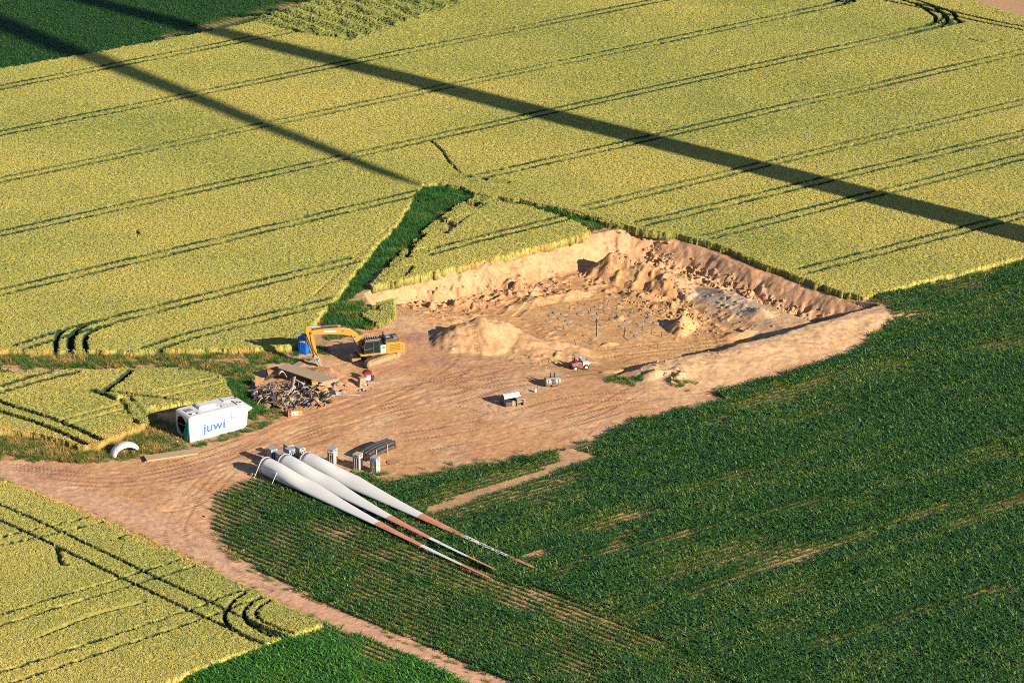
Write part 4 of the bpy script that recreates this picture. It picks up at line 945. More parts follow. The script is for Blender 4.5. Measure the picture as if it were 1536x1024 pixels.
b = MB(); b.box((0, 0, .75), (2.4, 2.2, .6)); o = b.build('undercarriage', M['dusty'], ex, bevel=.06); o.rotation_euler = (0, 0, R(43.7 + 180) - EH)
b = MB(); b.cyl((0, 0, 1.0), (0, 0, 1.28), .75, 28); b.build('slew_ring', M['charcoal'], ex)
b = MB(); b.box((-.45, 0, 1.36), (5.3, 2.95, .20)); b.build('deck', M['yellow'], ex, bevel=.03)
# engine house, counterweight, hoods
b = MB(); b.prism([(-2.95, 1.46), (-.95, 1.46), (-.95, 2.62), (-2.75, 2.62), (-3.0, 2.45)], .42, 1.48); hs = b.build('engine_housing', M['yellow'], ex, bevel=.05)
b = MB(); b.prism([(-2.95, 1.46), (1.3, 1.46), (1.3, 2.1), (.4, 2.55), (-2.75, 2.6), (-3.0, 2.45)], -1.48, -.52); b.build('engine_housing', M['yellow'], ex, bevel=.05)
b = MB(); b.prism([(-2.9, 1.46), (-.6, 1.46), (-.6, 2.58), (-2.8, 2.66)], -.50, .40); b.build('engine_housing', M['charcoal'], ex, bevel=.04)
b = MB(); b.prism([(-3.35, 1.30), (-2.96, 1.30), (-2.96, 2.50), (-3.2, 2.42), (-3.4, 2.1)], -1.46, 1.46); b.build('counterweight', M['yellow'], ex, bevel=.08, seg=3)
b = MB(); b.box((-1.9, .15, 2.78), (1.7, 1.7, .30)); b.build('engine_hood', M['charcoal'], ex, bevel=.06)
b = MB(); b.box((-2.35, .45, 2.96), (.5, .8, .10)); b.build('vent_panel', M['steel'], ex, bevel=.02)
b = MB(); b.box((-1.5, -.1, 2.96), (.55, .9, .10)); b.build('vent_panel', M['steel'], ex, bevel=.02)
b = MB(); b.cyl((-1.2, -.75, 2.55), (-1.2, -.75, 3.25), .11, 14); b.build('exhaust', M['charcoal'], ex)
for k in range(4):
    b = MB(); b.box((-2.1, 1.49, 1.72 + .21 * k), (1.25, .03, .07)); b.build('louvre', M['louvre'], hs)
for x_ in (-1.5, -2.8): b = MB(); b.box((x_, 1.485, 2.0), (.06, .02, .9)); b.build('door_edge', M['dusty'], hs)
b = MB(); b.box((-.62, 1.44, 1.95), (.62, .06, .98)); pn = b.build('side_panel', M['white'], ex, bevel=.01)
b = MB(); b.box((-.62, 1.0, 1.95), (.60, .86, .96)); b.build('tool_box', M['charcoal'], ex)
b = MB(); b.prism([(-.86, 1.95), (-.42, 1.95), (-.50, 2.20), (-.62, 2.38), (-.82, 2.25)], 1.474, 1.480); b.build('decal', M['green'], pn)
b = MB(); b.box((-.62, 1.477, 1.66), (.5, .006, .10)); b.build('decal', M['logo2'], pn)
# cab
cabp = bpy.data.objects.new('cab', None); COL.objects.link(cabp); cabp.parent = ex
x0, x1, yA, yB = -.25, 1.75, .42, 1.46
b = MB(); b.prism([(x0, 1.46), (x1 - .1, 1.46), (x1 - .02, 2.0), (x1 - .16, 3.05), (x0 + .05, 3.1), (x0, 2.4)], yA + .03, yB - .03); b.build('glazing', M['glass'], cabp)
for pts in ([(x0 + .04, yB, 1.46), (x0 + .06, yB, 3.1)], [(x0 + .85, yB, 1.46), (x0 + .85, yB, 3.1)], [(x1 - .08, yB, 1.46), (x1 - .0, yB, 2.0), (x1 - .16, yB, 3.08)], [(x1 - .08, yA, 1.46), (x1 - .0, yA, 2.0), (x1 - .16, yA, 3.08)], [(x0 + .05, yB, 1.52), (x1 - .08, yB, 1.52)], [(x0 + .05, yB, 3.06), (x1 - .14, yB, 3.06)], [(x1 - .15, yA, 3.06), (x1 - .15, yB, 3.06)], [(x0 + .85, yB, 2.2), (x1 - .03, yB, 2.0)]):
    b = MB(); b.tube(pts, .055, 6); b.build('frame_bar', M['charcoal'], cabp)
b = MB(); b.box(((x0 + x1) / 2 - .05, (yA + yB) / 2, 3.16), (1.95, 1.08, .10)); b.build('roof', M['charcoal'], cabp, bevel=.03)
for k in range(6): b = MB(); b.box((x0 + .25 + .28 * k, (yA + yB) / 2, 3.27), (.07, 1.05, .05)); b.build('roof_guard_bar', M['steel'], cabp)
for y_ in (yA + .03, yB - .03): b = MB(); b.box((x0 + .85, y_, 3.25), (1.9, .06, .07)); b.build('roof_guard_bar', M['steel'], cabp)
b = MB(); b.box((.4, .94, 1.9), (.5, .5, .12)); b.box((.2, .94, 2.25), (.14, .46, .75), (0, -.15, 0)); 
st = b.build('mirror', M['charcoal'], cabp); bpy.data.objects.remove(st)
b = MB(); b.box((1.95, 1.62, 2.5), (.05, .2, .36)); b.build('mirror', M['charcoal'], cabp)
for x_ in (.2, 1.0): b = MB(); b.tube([(x_, -1.35, 2.3), (x_, -1.4, 2.95), (x_ - .9, -1.4, 2.95)], .03, 6); b.build('handrail', M['yellow'], ex)
# boom, arm and their rams
def armplate(prof, y0, y1, name, mt, par): q = MB(); q.prism(prof, y0, y1); return q.build(name, mt, par, bevel=.04)
boom = armplate([(1.0, 1.75), (1.35, 1.65), (2.2, 2.55), (3.1, 3.55), (4.2, 3.95), (6.0, 4.15), (7.9, 4.30), (8.05, 4.42), (8.05, 4.72), (7.8, 4.82), (6.0, 4.86), (4.0, 4.75), (3.1, 4.5), (2.2, 3.75), (1.2, 2.25), (.95, 2.0)], -.32, .30, 'boom', M['yellow'], ex)
b = MB(); b.box((5.6, .31, 4.48), (1.5, .02, .20), (0, -.05, 0)); b.build('decal', M['white'], boom)
b = MB(); b.cyl((2.6, -.46, 3.45), (2.6, .44, 3.45), .09, 12); b.build('pin', M['charcoal'], boom)
b = MB(); b.cyl((4.05, -.36, 4.35), (4.05, .34, 4.35), .10, 12); b.build('pin', M['charcoal'], boom)
for y_ in (-.50, .48):
    rm = bpy.data.objects.new('boom_ram', None); COL.objects.link(rm); rm.parent = ex
    b = MB(); b.cyl((1.75, y_, 1.60), (2.45, y_, 2.75), .12, 14); b.build('barrel', M['charcoal'], rm)
    b = MB(); b.cyl((2.45, y_, 2.75), (3.0, y_, 3.75), .07, 12); b.build('rod', M['chrome'], rm)
b = MB(); b.cyl((4.5, 0, 5.05), (6.6, 0, 5.12), .14, 14); rm = b.build('arm_ram', M['charcoal'], ex)
b = MB(); b.cyl((6.6, 0, 5.12), (8.35, 0, 5.20), .08, 12); b.build('rod', M['chrome'], rm)
b = MB(); b.box((4.45, 0, 4.93), (.35, .3, .3)); b.build('bracket', M['yellow'], rm)
for k, off in enumerate((-.18, .16)):
    b = MB(); b.tube([(2.4, off, 4.05), (3.2, off, 4.65), (4.2, off, 4.88), (6.0, off, 4.95), (7.6, off, 4.92), (8.0, off, 4.6)], .035, 6); b.build('hose', M['black'], boom)
arm = armplate([(8.60, 5.32), (8.25, 5.38), (7.85, 4.75), (7.62, 4.1), (7.18, 1.55), (7.42, 1.45), (7.60, 1.60), (8.35, 3.9), (8.62, 4.7)], -.20, .20, 'arm', M['yellow'], ex)
b = MB(); b.cyl((7.98, -.36, 4.55), (7.98, .34, 4.55), .14, 14); b.build('pin', M['charcoal'], arm)
b = MB(); b.cyl((8.55, 0, 4.05), (8.15, 0, 2.75), .13, 14); rm = b.build('bucket_ram', M['charcoal'], arm)
b = MB(); b.cyl((8.15, 0, 2.75), (7.85, 0, 1.75), .075, 12); b.build('rod', M['chrome'], rm)
for y_ in (.24, -.26): b = MB(); b.tube([(8.1, y_, 4.5), (7.95, y_ * 1.2, 3.4), (7.7, y_ * 1.3, 2.4), (7.3, y_ * 1.3, 1.7), (7.15, y_, 1.1)], .035, 6); b.build('hose', M['black'], arm)
gr = bpy.data.objects.new('grapple', None); COL.objects.link(gr); gr.parent = ex
b = MB(); b.prism([(7.10, 1.55), (7.65, 1.55), (7.78, 1.2), (7.30, .85), (6.98, 1.1)], -.3, .3); b.build('head', M['steel'], gr, bevel=.04)
b = MB(); b.cyl((7.25, -.36, 1.1), (7.25, .36, 1.1), .12, 12); b.build('pin', M['charcoal'], gr)
b = MB(); b.prism([(6.98, 1.05), (7.28, .95), (7.16, .55), (6.92, .12), (6.72, .02), (6.70, .3), (6.86, .65)], -.22, .22); b.build('claw', M['steel'], gr, bevel=.03)
b = MB(); b.prism([(7.35, .95), (7.66, 1.05), (7.52, .62), (7.12, .10), (6.94, .02), (7.05, .35), (7.25, .65)], -.18, .18); b.build('claw', M['steel'], gr, bevel=.03)

# ------------------------------------------------------------------ portable toilet
c = on(456.5, 529); to = thing('portable_toilet', (c.x, c.y, c.z), R(-24), 'bright blue portable toilet with a yellow sign, beside the excavator arm', 'toilet')
b = MB(); b.box((0, 0, .08), (1.12, 1.15, .16)); b.build('base', M['bluedoor'], to)
b = MB(); b.box((0, 0, 1.12), (1.08, 1.1, 1.95)); b.build('cabin', M['blue'], to, bevel=.04)
b = MB(); b.prism([(-.60, 2.09), (.60, 2.09), (.50, 2.22), (.18, 2.34), (-.18, 2.34), (-.50, 2.22)], -.6, .6); rf = b.build('roof', M['blue'], to, bevel=.03)
b = MB(); b.cyl((-.25, .2, 2.28), (-.25, .2, 2.48), .06, 12); b.build('vent_pipe', M['bluedoor'], rf)
b = MB(); b.box((0, -.56, 1.06), (.80, .035, 1.72)); dr = b.build('door', M['bluedoor'], to, bevel=.01)
for x_ in (-.2, .12): b = MB(); b.box((x_, -.585, .95), (.12, .03, 1.2)); b.build('panel_rib', M['blue'], dr)
b = MB(); b.box((.02, -.59, 1.72), (.72, .03, .30)); sg = b.build('sign', M['lemon'], dr)
b = MB(); b.box((-.18, -.607, 1.72), (.25, .008, .12)); b.build('sign_mark', M['redp'], sg)
b = MB(); b.box((.30, -.60, 1.1), (.05, .04, .16)); b.build('handle', M['charcoal'], dr)
b = MB(); b.box((.545, .1, 1.6), (.02, .35, .26)); b.build('sign', M['lemon'], to)
for y_ in (-.3, .25): b = MB(); b.box((.545, y_, .75), (.02, .12, 1.1)); b.build('panel_rib', M['blue'], to)

# ------------------------------------------------------------------ loose excavator buckets
def bucket(loc, rz, wd, label, mt, lugs=True, scale=1.0):
    t = thing('excavator_bucket', loc, rz, label, 'bucket')
    out = [(.55 * math.cos(R(a)), .55 + .55 * math.sin(R(a))) for a in range(-80, 150, 16)]
    inn = [(.50 * math.cos(R(a)), .55 + .50 * math.sin(R(a))) for a in range(-80, 150, 16)][::-1]
    prof = [(-.55, .0)] + out + inn + [(-.55, .05)]
    b = MB(); b.prism(prof, -wd / 2, wd / 2); b.build('shell', M[mt], t)
    side = [(-.55, .01)] + out + [(-.62, .75)]
    for s_ in (-1, 1): b = MB(); b.prism(side, s_ * wd / 2, s_ * (wd / 2 - .04)); b.build('cheek_plate', M['steel'], t)
    if lugs:
        for y_ in (-.24, .24): b = MB(); b.prism([(-.30, 1.02), (.18, 1.04), (.05, 1.45), (-.12, 1.62), (-.28, 1.5)], y_ - .04, y_ + .04); b.build('lug', M['black'], t, bevel=.02)
    k = int(wd / .4)
    for i in range(k): b = MB(); b.prism([(-.54, -.01), (-.54, .07), (-.80, .02)], -wd / 2 + .15 + i * (wd - .3) / (k - 1) - .05, -wd / 2 + .15 + i * (wd - .3) / (k - 1) + .05); b.build('tooth', M['charcoal'], t)
    b = MB(); b.box((.57, 0, .55), (.03, .40, .95)); b.build('wear_plate', M['charcoal'], t)
    for z_ in (.32, .75): b = MB(); b.box((.60, 0, z_), (.03, .40, .12)); b.build('rib', M['rust'], t)
    for y_ in (-wd * .33, wd * .33): b = MB(); b.box((.565, y_, .55), (.03, .07, .85)); b.build('wear_strip', M['concgrey'], t)
    return t
c = on(829, 578); bucket((c.x, c.y, c.z), R(-75), 1.85, 'grey steel excavator bucket with two black lugs on the bare yard', 'steel')
c = on(767, 606); t = thing('grading_bucket', (c.x, c.y, c.z), R(26), 'wide grading bucket standing on edge with pale ribbed back, rusty bracket in front', 'bucket')
arc = [(.62 * math.cos(R(a)) - .1, .75 + .62 * math.sin(R(a))) for a in range(20, 200, 15)]
b = MB()
sec = lambda x_: [(x_, -q[0] * .9 + .1, q[1]) for q in arc] + [(x_, -q[0] * .82 + .1, q[1] - .06) for q in arc[::-1]]
b.loft([sec(-1.05), sec(1.05)]); b.build('back', M['white'], t)
for x_ in (-.52, 0, .52):
    q = MB(); q.loft([[(x_ - .02, -a_[0] * .93 + .1, a_[1] + .02) for a_ in arc] + [(x_ - .02, -a_[0] * .85 + .1, a_[1] - .03) for a_ in arc[::-1]], [(x_ + .02, -a_[0] * .93 + .1, a_[1] + .02) for a_ in arc] + [(x_ + .02, -a_[0] * .85 + .1, a_[1] - .03) for a_ in arc[::-1]]]); q.build('rib', M['concgrey'], t)
for s_ in (-1, 1):
    q = MB(); vs = [(s_ * 1.06, -.50, .05), (s_ * 1.06, .62, .05), (s_ * 1.06, .66, .75), (s_ * 1.06, .3, 1.3), (s_ * 1.06, -.2, 1.3), (s_ * 1.06, -.5, .9)]; q.loft([vs, [(v_[0] + s_ * .04, v_[1], v_[2]) for v_ in vs]]); q.build('cheek_plate', M['charcoal'], t)
b = MB(); b.box((0, -.1, .30), (2.1, 1.1, .5)); b.build('blade_box', M['charcoal'], t, bevel=.03)
c = on(780, 607); t = thing('coupler_bracket', (c.x, c.y, c.z), R(20), 'rusty brown coupler bracket standing in front of the wide grading bucket', 'bracket')
b = MB(); b.box((0, 0, .82), (1.0, .7, .16)); b.build('top_plate', M['concrete'], t, bevel=.03)
for x_ in (-.4, .38): b = MB(); b.prism([(x_ - .06, 0), (x_ + .06, 0), (x_ + .06, .75), (x_ - .06, .75)], -.32, .32); b.build('cheek', M['rust'], t)
b = MB(); b.cyl((-.6, -.1, .45), (.6, -.1, .45), .10, 12); b.build('pin', M['steel'], t)
b = MB(); b.box((-.75, .1, .3), (.5, .4, .6)); b.build('foot', M['concrete'], t, bevel=.03)

# ------------------------------------------------------------------ small machines
c = on(868, 553); t = thing('site_dumper', (c.x, c.y, c.z), R(20), 'small red and white site machine with turquoise guards and black roll bar', 'machine')
b = MB(); b.prism([(-1.0, .42), (.55, .42), (.55, .85), (-.2, .98), (-1.0, .92)], -.42, .42); b.build('chassis', M['redp'], t, bevel=.05)
b = MB(); b.prism([(.30, .45), (1.05, .40), (1.30, .85), (.95, 1.12), (.35, 1.05)], -.55, .55); b.build('skip', M['pale'], t, bevel=.05)
b = MB(); b.prism([(.95, 1.125), (1.31, .86), (1.33, .89), (.97, 1.16)], -.45, .30); b.build('skip_lip', M['redp'], t)
for x_, y_ in ((.75, .56), (.75, -.56), (-.65, .56), (-.65, -.56)):
    wl = bpy.data.objects.new('wheel', None); COL.objects.link(wl); wl.parent = t; wl.location = (x_, y_, .36)
    b = MB(); b.tube([(0, -.12, 0), (0, -.09, 0), (0, .09, 0), (0, .12, 0)], [.30, .36, .36, .30], 20); b.build('tyre', M['black'], wl, smooth=False)
    b = MB(); b.cyl((0, -.13, 0), (0, .13, 0), .17, 16); b.build('rim', M['pale'], wl)
for y_ in (-.56, .56): b = MB(); b.box((-.65, y_, .80), (.72, .34, .08), (0, -.25, 0)); b.build('mudguard', M['teal'], t, bevel=.02)
b = MB(); b.box((.45, .62, 1.05), (.4, .1, .45)); b.build('side_guard', M['teal'], t, bevel=.02)
b = MB(); b.box((-.35, 0, 1.10), (.42, .42, .10)); b.build('seat', M['black'], t, bevel=.03)
b = MB(); b.box((-.57, 0, 1.32), (.09, .42, .42)); b.build('backrest', M['black'], t, bevel=.03)
b = MB(); b.tube([(-.62, -.38, .9), (-.62, -.38, 1.85), (-.62, .38, 1.85), (-.62, .38, .9)], .045, 8); b.build('roll_bar', M['black'], t)
b = MB(); b.box((.12, 0, 1.15), (.14, .34, .4)); b.build('console', M['black'], t)
c = on(886, 544, .06); b = MB(); b.box(c, (1.5, .14, .10), (0, 0, R(-6))); o = b.build('timber', M['pale']); tag(o, 'pale timber lying on the sand beside the small red machine', 'timber')
c = on(553, 571); t = thing('water_pump', (c.x, c.y, c.z), R(15), 'small red and white engine pump under a dark cover by a concrete chunk', 'pump')
b = MB(); b.box((0, 0, .12), (1.1, .8, .08)); b.build('skid', M['charcoal'], t)
b = MB(); b.tube([(-.1, -.42, .48), (-.1, -.2, .48), (-.1, .25, .48)], [.30, .36, .36], 18); b.build('drum', M['white'], t)
b = MB(); b.box((-.05, 0, .92), (.9, .6, .10), (.1, 0, 0)); b.build('frame_top', M['redp'], t, bevel=.02)
for x_, y_ in ((-.48, -.3), (.4, -.3), (-.48, .3), (.4, .3)): b = MB(); b.tube([(x_, y_, .14), (x_, y_, .9)], .03, 6); b.build('frame_bar', M['redp'], t)
b = MB(); b.lump((.0, .75, .75), (1.3, .9, .6), 3, 2, .12); b.build('cover', M['charcoal'], t)
b = MB(); b.cyl((-.62, -.3, .3), (-.40, -.3, .3), .22, 14); b.build('wheel', M['pale'], t)
b = MB(); b.box((.45, -.1, .4), (.4, .5, .45)); b.build('engine', M['black'], t, bevel=.03)
c = on(804, 588); t = thing('sack_trolley', (c.x, c.y, c.z), R(10), 'tiny pale tool stand on the bare yard between the two buckets', 'stand')
b = MB(); b.tube([(-.25, 0, .75), (0, 0, .05)], .035, 6); b.build('leg', M['charcoal'], t)
b = MB(); b.tube([(.25, .1, .8), (0, .05, .05)], .035, 6); b.build('leg', M['charcoal'], t)
b = MB(); b.box((-.05, -.05, .25), (.28, .2, .4)); b.build('box', M['pale'], t)
b = MB(); b.tube([on(792, 590.5, .03), on(803, 590.8, .03), on(813, 589.5, .03)], .03, 6); o = b.build('rusty_rod', M['rust']); tag(o, 'thin rusty rod lying flat in front of the tiny tool stand', 'rod')

# ------------------------------------------------------------------ scrap heap
r = random.Random(5)
def slab4(pts, th, name, mt, label, cat, group=None):
    q = [Vector(G(a, b_, z)) for a, b_, z in pts]; n_ = (q[1] - q[0]).cross(q[3] - q[0]).normalized()
    if n_.z < 0: n_ = -n_
    b = MB(); b.loft([[v for v in q], [v - n_ * th for v in q]]); o = b.build(name, M[mt], bevel=.02); return tag(o, label, cat, group)
slab4([(417, 550, 1.75), (483, 573, 1.0), (505, 567, .45), (434, 545, .9)], .14, 'board_panel', 'concrete', 'long pale board panel leaning over the scrap heap with deep shade below', 'panel')
slab4([(478, 576, .85), (500, 580, .35), (522, 571, .30), (512, 565, .55)], .12, 'board_panel', 'wood', 'short pale board panel at the right end of the long leaning one', 'panel')
slab4([(436, 548, .40), (449, 541, .3), (458, 545, .3), (446, 551, .4)], .1, 'board_panel', 'concrete', 'small dusty panel half buried beside the excavator claw', 'panel')
slab4([(383, 582, .1), (396, 577, .1), (397, 566, 1.0), (383, 567, 1.3)], .06, 'steel_sheet', 'rust', 'upright rusty steel sheet at the grassy end of the scrap heap', 'sheet')
slab4([(396, 571, .2), (409, 566, .2), (413, 561, .9), (399, 564, 1.0)], .05, 'steel_sheet', 'charcoal', 'dark steel sheet leaning behind the upright rusty one', 'sheet')
c = on(410, 566); b = MB(); b.tube([c + Vector((-.7, -.1, .55)), c + Vector((.6, .25, .7))], [.55, .5], 18, cap=False); o = b.build('tank_shell', M['rust']); so = o.modifiers.new('thick', 'SOLIDIFY'); so.thickness = .03; tag(o, 'brown round tank shell on top of the scrap heap near the grass', 'tank')
def strip(px, py, dx, dz, wd, label, mt, rz_):
    c = on(px, py); b = MB(); vs = []; n_ = 10
    for i in range(n_ + 1):
        t = i / n_; x_, z_ = dx(t), dz(t); vs += [(x_, -wd / 2, z_), (x_, wd / 2, z_)]
    b.add(vs, [(2 * i, 2 * i + 1, 2 * i + 3, 2 * i + 2) for i in range(n_)]); o = b.build('bent_sheet', M[mt], smooth=True); o.location = c; o.rotation_euler = (0, 0, rz_)
    so = o.modifiers.new('thick', 'SOLIDIFY'); so.thickness = .05; tag(o, label, 'sheet')
strip(424, 572, lambda t: -.5 + 1.0 * t, lambda t: .15 + 1.25 * math.sin(math.pi * (.25 + .65 * t)), .6, 'pale arched sheet rising out of the scrap heap', 'pale', R(20))
strip(437, 592, lambda t: -.9 + 1.5 * t ** .6, lambda t: .2 + 1.9 * t ** 1.4, .5, 'tall grey bent channel sticking up from the middle of the scrap heap', 'scrap', R(60))
strip(445, 588, lambda t: -.4 + 1.3 * t, lambda t: 1.7 - .9 * t ** 2, .4, 'grey curled steel strip beside the tall bent channel', 'scrap', R(10))
strip(466, 604, lambda t: -1.4 + 2.8 * t, lambda t: .18 + .25 * math.sin(4 * t), .5, 'pale crumpled sheet lying along the front of the scrap heap', 'pale', R(15))
strip(400, 592, lambda t: -1.2 + 2.2 * t, lambda t: .3 + .6 * t, .35, 'long grey rail on the dark left flank of the scrap heap', 'pale', R(-35))
strip(405, 588, lambda t: -1.2 + 2.2 * t, lambda t: .5 + .6 * t, .22, 'slim pale rail just above the long grey one', 'pale', R(-33))
def pick_xy():
    while True:
        a, b_ = r.uniform(380, 505), r.uniform(570, 620)
        if ((a - 438) / 60) ** 2 + ((b_ - 598) / 17) ** 2 < 1: return a, b_
for i in range(120):
    a, b_ = pick_xy(); c = on(a, b_); k = 1 - (((a - 422) / 60) ** 2 + ((b_ - 597) / 21) ** 2); z0 = max(.05, 1.3 * k * r.random())
    L = r.uniform(.7, 2.6); an = r.uniform(0, math.pi); el = r.uniform(-.35, .75) * (.4 + max(0, k)); bw = r.uniform(-.6, .6)
    d = Vector((math.cos(an) * math.cos(el), math.sin(an) * math.cos(el), math.sin(el))); nrm = d.cross(Vector((0, 0, 1))).normalized(); pts = []
    for j in range(6):
        t = j / 5 - .5; p_ = c + Vector((0, 0, z0 + .1)) + d * L * t + nrm * bw * (t * t * 2) + Vector((0, 0, .3 * abs(bw) * math.sin(t * 6))); p_.z = max(p_.z, H(p_.x, p_.y) + .04); pts.append(p_)
    kind = r.random(); rad = r.choice((.022, .028, .035, .055))
    b = MB(); b.tube(pts, rad, 6, flat=r.choice((1, 1, 1.6)))
    if kind < .6: o = b.build('steel_rod', M['scrap'] if kind < .45 else M['pale']); tag(o, 'thin bent grey steel rod tangled in the scrap heap', 'rod', 'grey rods in the scrap heap')
    else: o = b.build('rusty_rod', M['rust']); tag(o, 'thin bent rusty rod tangled in the scrap heap', 'rod', 'rusty rods in the scrap heap')
for i in range(85):
    t = r.random(); a = 405 + 152 * t + r.uniform(-10, 10); b_ = 600 - 22 * t + r.uniform(-10, 9); c = on(a, b_)
    if i > 52: a, b_ = pick_xy(); c = on(a, b_, r.uniform(0, .7))  # extra lumps within the heap, some charcoal to deepen its shaded gaps
    sz = r.uniform(.25, .95) * (1 if t < .85 else .6)
    b = MB(); b.lump((0, 0, sz * .22), (sz * 1.3, sz * .9, sz * .6), i, 1, .28); o = b.build('rubble_chunk', M[r.choice(('concrete', 'concgrey', 'concrete', 'charcoal', 'rust'))]); o.location = c; o.rotation_euler = (r.uniform(-.4, .4), r.uniform(-.4, .4), r.uniform(0, 6))
    tag(o, 'broken rubble chunk lying in and around the scrap heap', 'rubble', 'rubble chunks of the scrap heap')
for i in range(60):  # scrap plates, mostly dark ones added to stand in for shade inside the heap
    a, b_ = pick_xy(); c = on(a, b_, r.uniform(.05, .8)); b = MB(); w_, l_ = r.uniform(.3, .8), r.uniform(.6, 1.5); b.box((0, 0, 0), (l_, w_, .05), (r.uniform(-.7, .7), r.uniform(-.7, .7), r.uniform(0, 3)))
    o = b.build('scrap_shade_plate', M[r.choice(('charcoal', 'rust', 'charcoal', 'black', 'black'))]); o.location = c; tag(o, 'flat plate in the scrap heap, mostly coloured dark to suggest its shaded gaps', 'plate', 'plates of the scrap heap')
b = MB(); c = on(472, 579, .45); b.box((0, 0, 0), (.75, .5, .4), (.1, .1, .3)); o = b.build('timber_block', M['lemon']); o.location = c; o.data.materials[0] = M['woodedge']; tag(o, 'bright yellowish timber block below the leaning board panel', 'block')
b = MB(); b.tube([on(490, 594, .1), on(515, 593, .12), on(540, 593, .05)], .035, 6); o = b.build('pole', M['pale']); tag(o, 'long straight pale pole lying in front of the rubble', 'pole')
b = MB(); b.tube([on(466, 614, .05), on(480, 608, .15), on(494, 602, .1)], .04, 6); o = b.build('pole', M['scrap']); tag(o, 'grey pole slanting out of the front of the scrap heap', 'pole')
b = MB(); c = on(543, 578); b.box((0, 0, .55), (.95, .75, 1.15), (.06, .05, .5), .85); b.lump((.3, -.1, .25), (.9, .7, .6), 8, 1, .2); o = b.build('concrete_block', M['concrete'], bevel=.06); o.location = c; tag(o, 'upright rough concrete block next to the small red and white pump', 'block')
c = on(441, 623); t = thing('ballast_beam', (c.x, c.y, c.z), R(16), 'short weathered beam with faded red end plate and white panel before the scrap heap', 'beam')
b = MB(); b.box((.2, 0, .36), (1.5, .55, .62)); b.build('beam', M['woodedge'], t, bevel=.02)
b = MB(); b.box((-.68, 0, .38), (.16, .75, .76)); b.build('end_plate', M['pink'], t, bevel=.02)
b = MB(); b.box((-.42, 0, .36), (.12, .66, .68)); b.build('end_plate', M['pink'], t, bevel=.02)
b = MB(); b.box((.05, -.285, .36), (.78, .03, .5)); pn = b.build('panel', M['pale'], t)
for x_ in (-.12, .22): b = MB(); b.cyl((x_, -.31, .36), (x_, -.295, .36), .06, 10); b.build('bolt', M['charcoal'], pn)
for pp, sz, lab in (((384, 713), .75, 'brown lump of stone beside the strapped blade root'), ((377, 713), .55, 'dark lump of stone at the corner of the maize by the track'), ((366, 826), .5, 'small stone on the rim of the track bend by the maize'), ((308, 775), .4, 'little stone at the inner bend of the track')):
    c = on(*pp); b = MB(); b.lump((0, 0, sz * .25), (sz, sz * .8, sz * .6), int(pp[0]), 2, .14); o = b.build('stone', M['concrete']); o.location = c; tag(o, lab, 'stone')

# ------------------------------------------------------------------ the pit: stakes, cement column heads, hoses, clods
for a, b_ in ((868, 455), (910, 455), (854, 460), (877, 454), (885, 463), (898, 461), (925, 460), (945, 466), (950, 465), (907, 467), (911, 478), (918, 469), (897, 480), (847, 490), (876, 500), (865, 514), (965, 489), (975, 472), (989, 471), (970, 475), (995, 486), (978, 496), (992, 501), (972, 522), (987, 519), (1045, 475), (1052, 478), (1038, 472), (934, 468), (885, 512)):
    c = on(a, b_ + 4); b = MB(); b.tube([(0, 0, -.1), (r.uniform(-.35, .35), r.uniform(-.3, .3), r.uniform(.4, .85))], .04, 6); o = b.build('stake', M['stake']); o.location = c
    tag(o, 'thin dark stake stuck at a slant in the sandy pit floor', 'stake', 'stakes in the pit')
for a, b_ in ((866, 463), (871, 471), (856, 487), (853, 481), (897, 460), (910, 461), (920, 480), (930, 473), (948, 473), (967, 472), (976, 476), (972, 482), (951, 498), (956, 504), (968, 495), (842, 478), (846, 471), (835, 469), (828, 474), (823, 481), (900, 470), (893, 476), (934, 489), (942, 481), (876, 488), (888, 469), (905, 488), (838, 492), (985, 484), (960, 486)):
    c = on(a, b_); b = MB(); b.tube([(0, 0, -.15), (0, 0, .05), (0, 0, .07)], [.46, .46, .40], 16); o = b.build('cement_head', M['greyhead']); o.location = c
    tag(o, 'flat round grey cement column head flush with the sandy pit floor', 'column head', 'column heads in the pit')
b = MB(); b.tube([on(896, y_, .06) for y_ in (478, 488, 498, 506)] + [on(888, 510, .06), on(884, 514, .06)], .03, 6); o = b.build('hose', M['hose']); tag(o, 'pale blue hose running down the sandy pit floor by the stakes', 'hose')
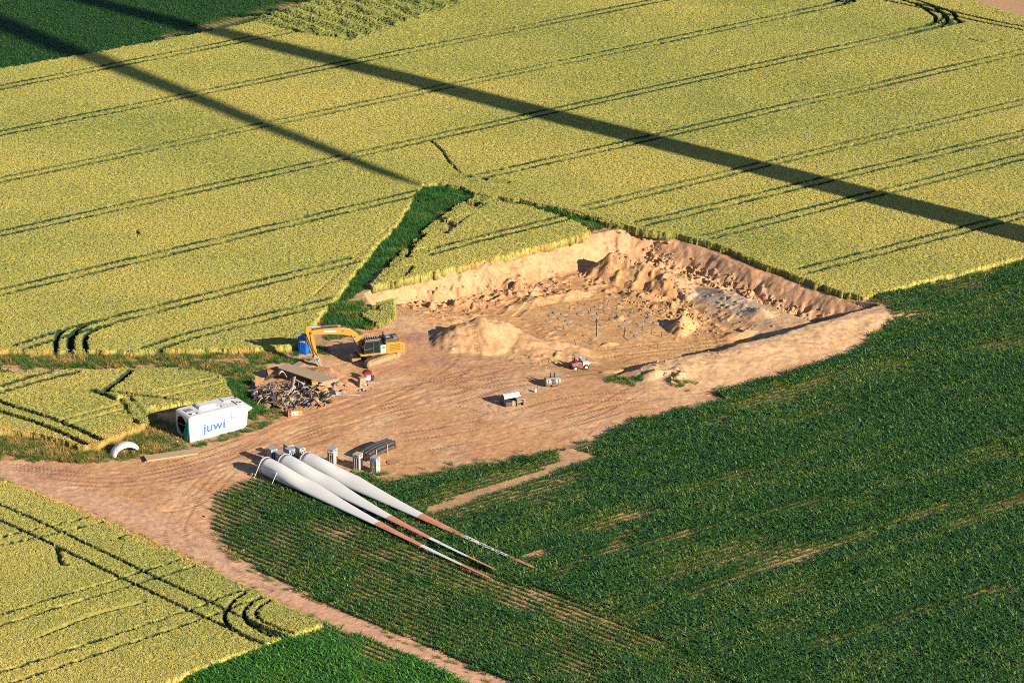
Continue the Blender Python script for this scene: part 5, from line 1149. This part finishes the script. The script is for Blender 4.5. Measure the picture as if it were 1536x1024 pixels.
b = MB(); b.tube([on(938, 487, .06), on(939, 497, .06), on(937, 506, .06), on(944, 511, .06)], .03, 6); o = b.build('hose', M['hose']); tag(o, 'second pale blue hose beyond the first, towards the small dark hollow', 'hose')
CLOD = mat('soil_clod', (0.42, 0.26, 0.125), .95, amt=.8, sc=2, dirt=(0.30, 0.18, 0.10))
def clod_proto(i):
    b = MB(); b.lump((0, 0, .25), (1, .85, .75), 300 + i, 1, .25); me = bpy.data.meshes.new('clod'); me.from_pydata(b.v, [], b.f); me.materials.append(CLOD); return bpy.data.objects.new('clod', me)
cl = [clod_proto(i) for i in range(4)]
TOE = GP([(966, 369), (1020, 393), (1080, 417), (1139, 441), (1199, 462), (1253, 477)], -1.4)
MES = GP([(640, 462), (700, 452), (760, 440), (800, 432), (850, 420), (930, 410), (975, 425), (1010, 445), (1040, 455), (1070, 470), (1110, 480), (1140, 490)], -2.3)
MES2 = GP([(940, 450), (985, 462), (1015, 475), (1030, 490), (1060, 500)], -2.5); MES3 = GP([(560, 470), (640, 470), (720, 450)], -.8)
px_, py_, sz_ = [], [], []
for L_, n_, wd_, s0 in ((TOE, 900, .8, .5), (MES, 900, 1.8, .36), (MES2, 420, 1.2, .4), (MES3, 200, 1.8, .25), (GP([(935, 556), (1000, 549), (1090, 531)]), 120, .8, .3), (GP([(985, 567), (1020, 572)]), 60, .9, .4), (GP([(400, 690), (560, 600), (700, 560), (900, 600)]), 260, 9, .16), (GP([(300, 690), (330, 730)]), 40, 3, .12)):
    for _ in range(n_):
        k = RNG.integers(0, len(L_) - 1); q = L_[k] + (L_[k + 1] - L_[k]) * RNG.random() + RNG.normal(0, wd_, 2)
        px_.append(q[0]); py_.append(q[1]); sz_.append(s0 * (.22 + RNG.random() ** 4 * 1.1))
px_, py_, sz_ = map(np.array, (px_, py_, sz_)); n = len(px_)
scatter('dirt_clods', px_, py_, _hv(px_, py_) - .03, RNG.random(n) * 6.28, sz_[:, None] * np.ones(3), RNG.random(n), cl, 'loose soil clods crumbled along the pit banks and heaps', 'clods')
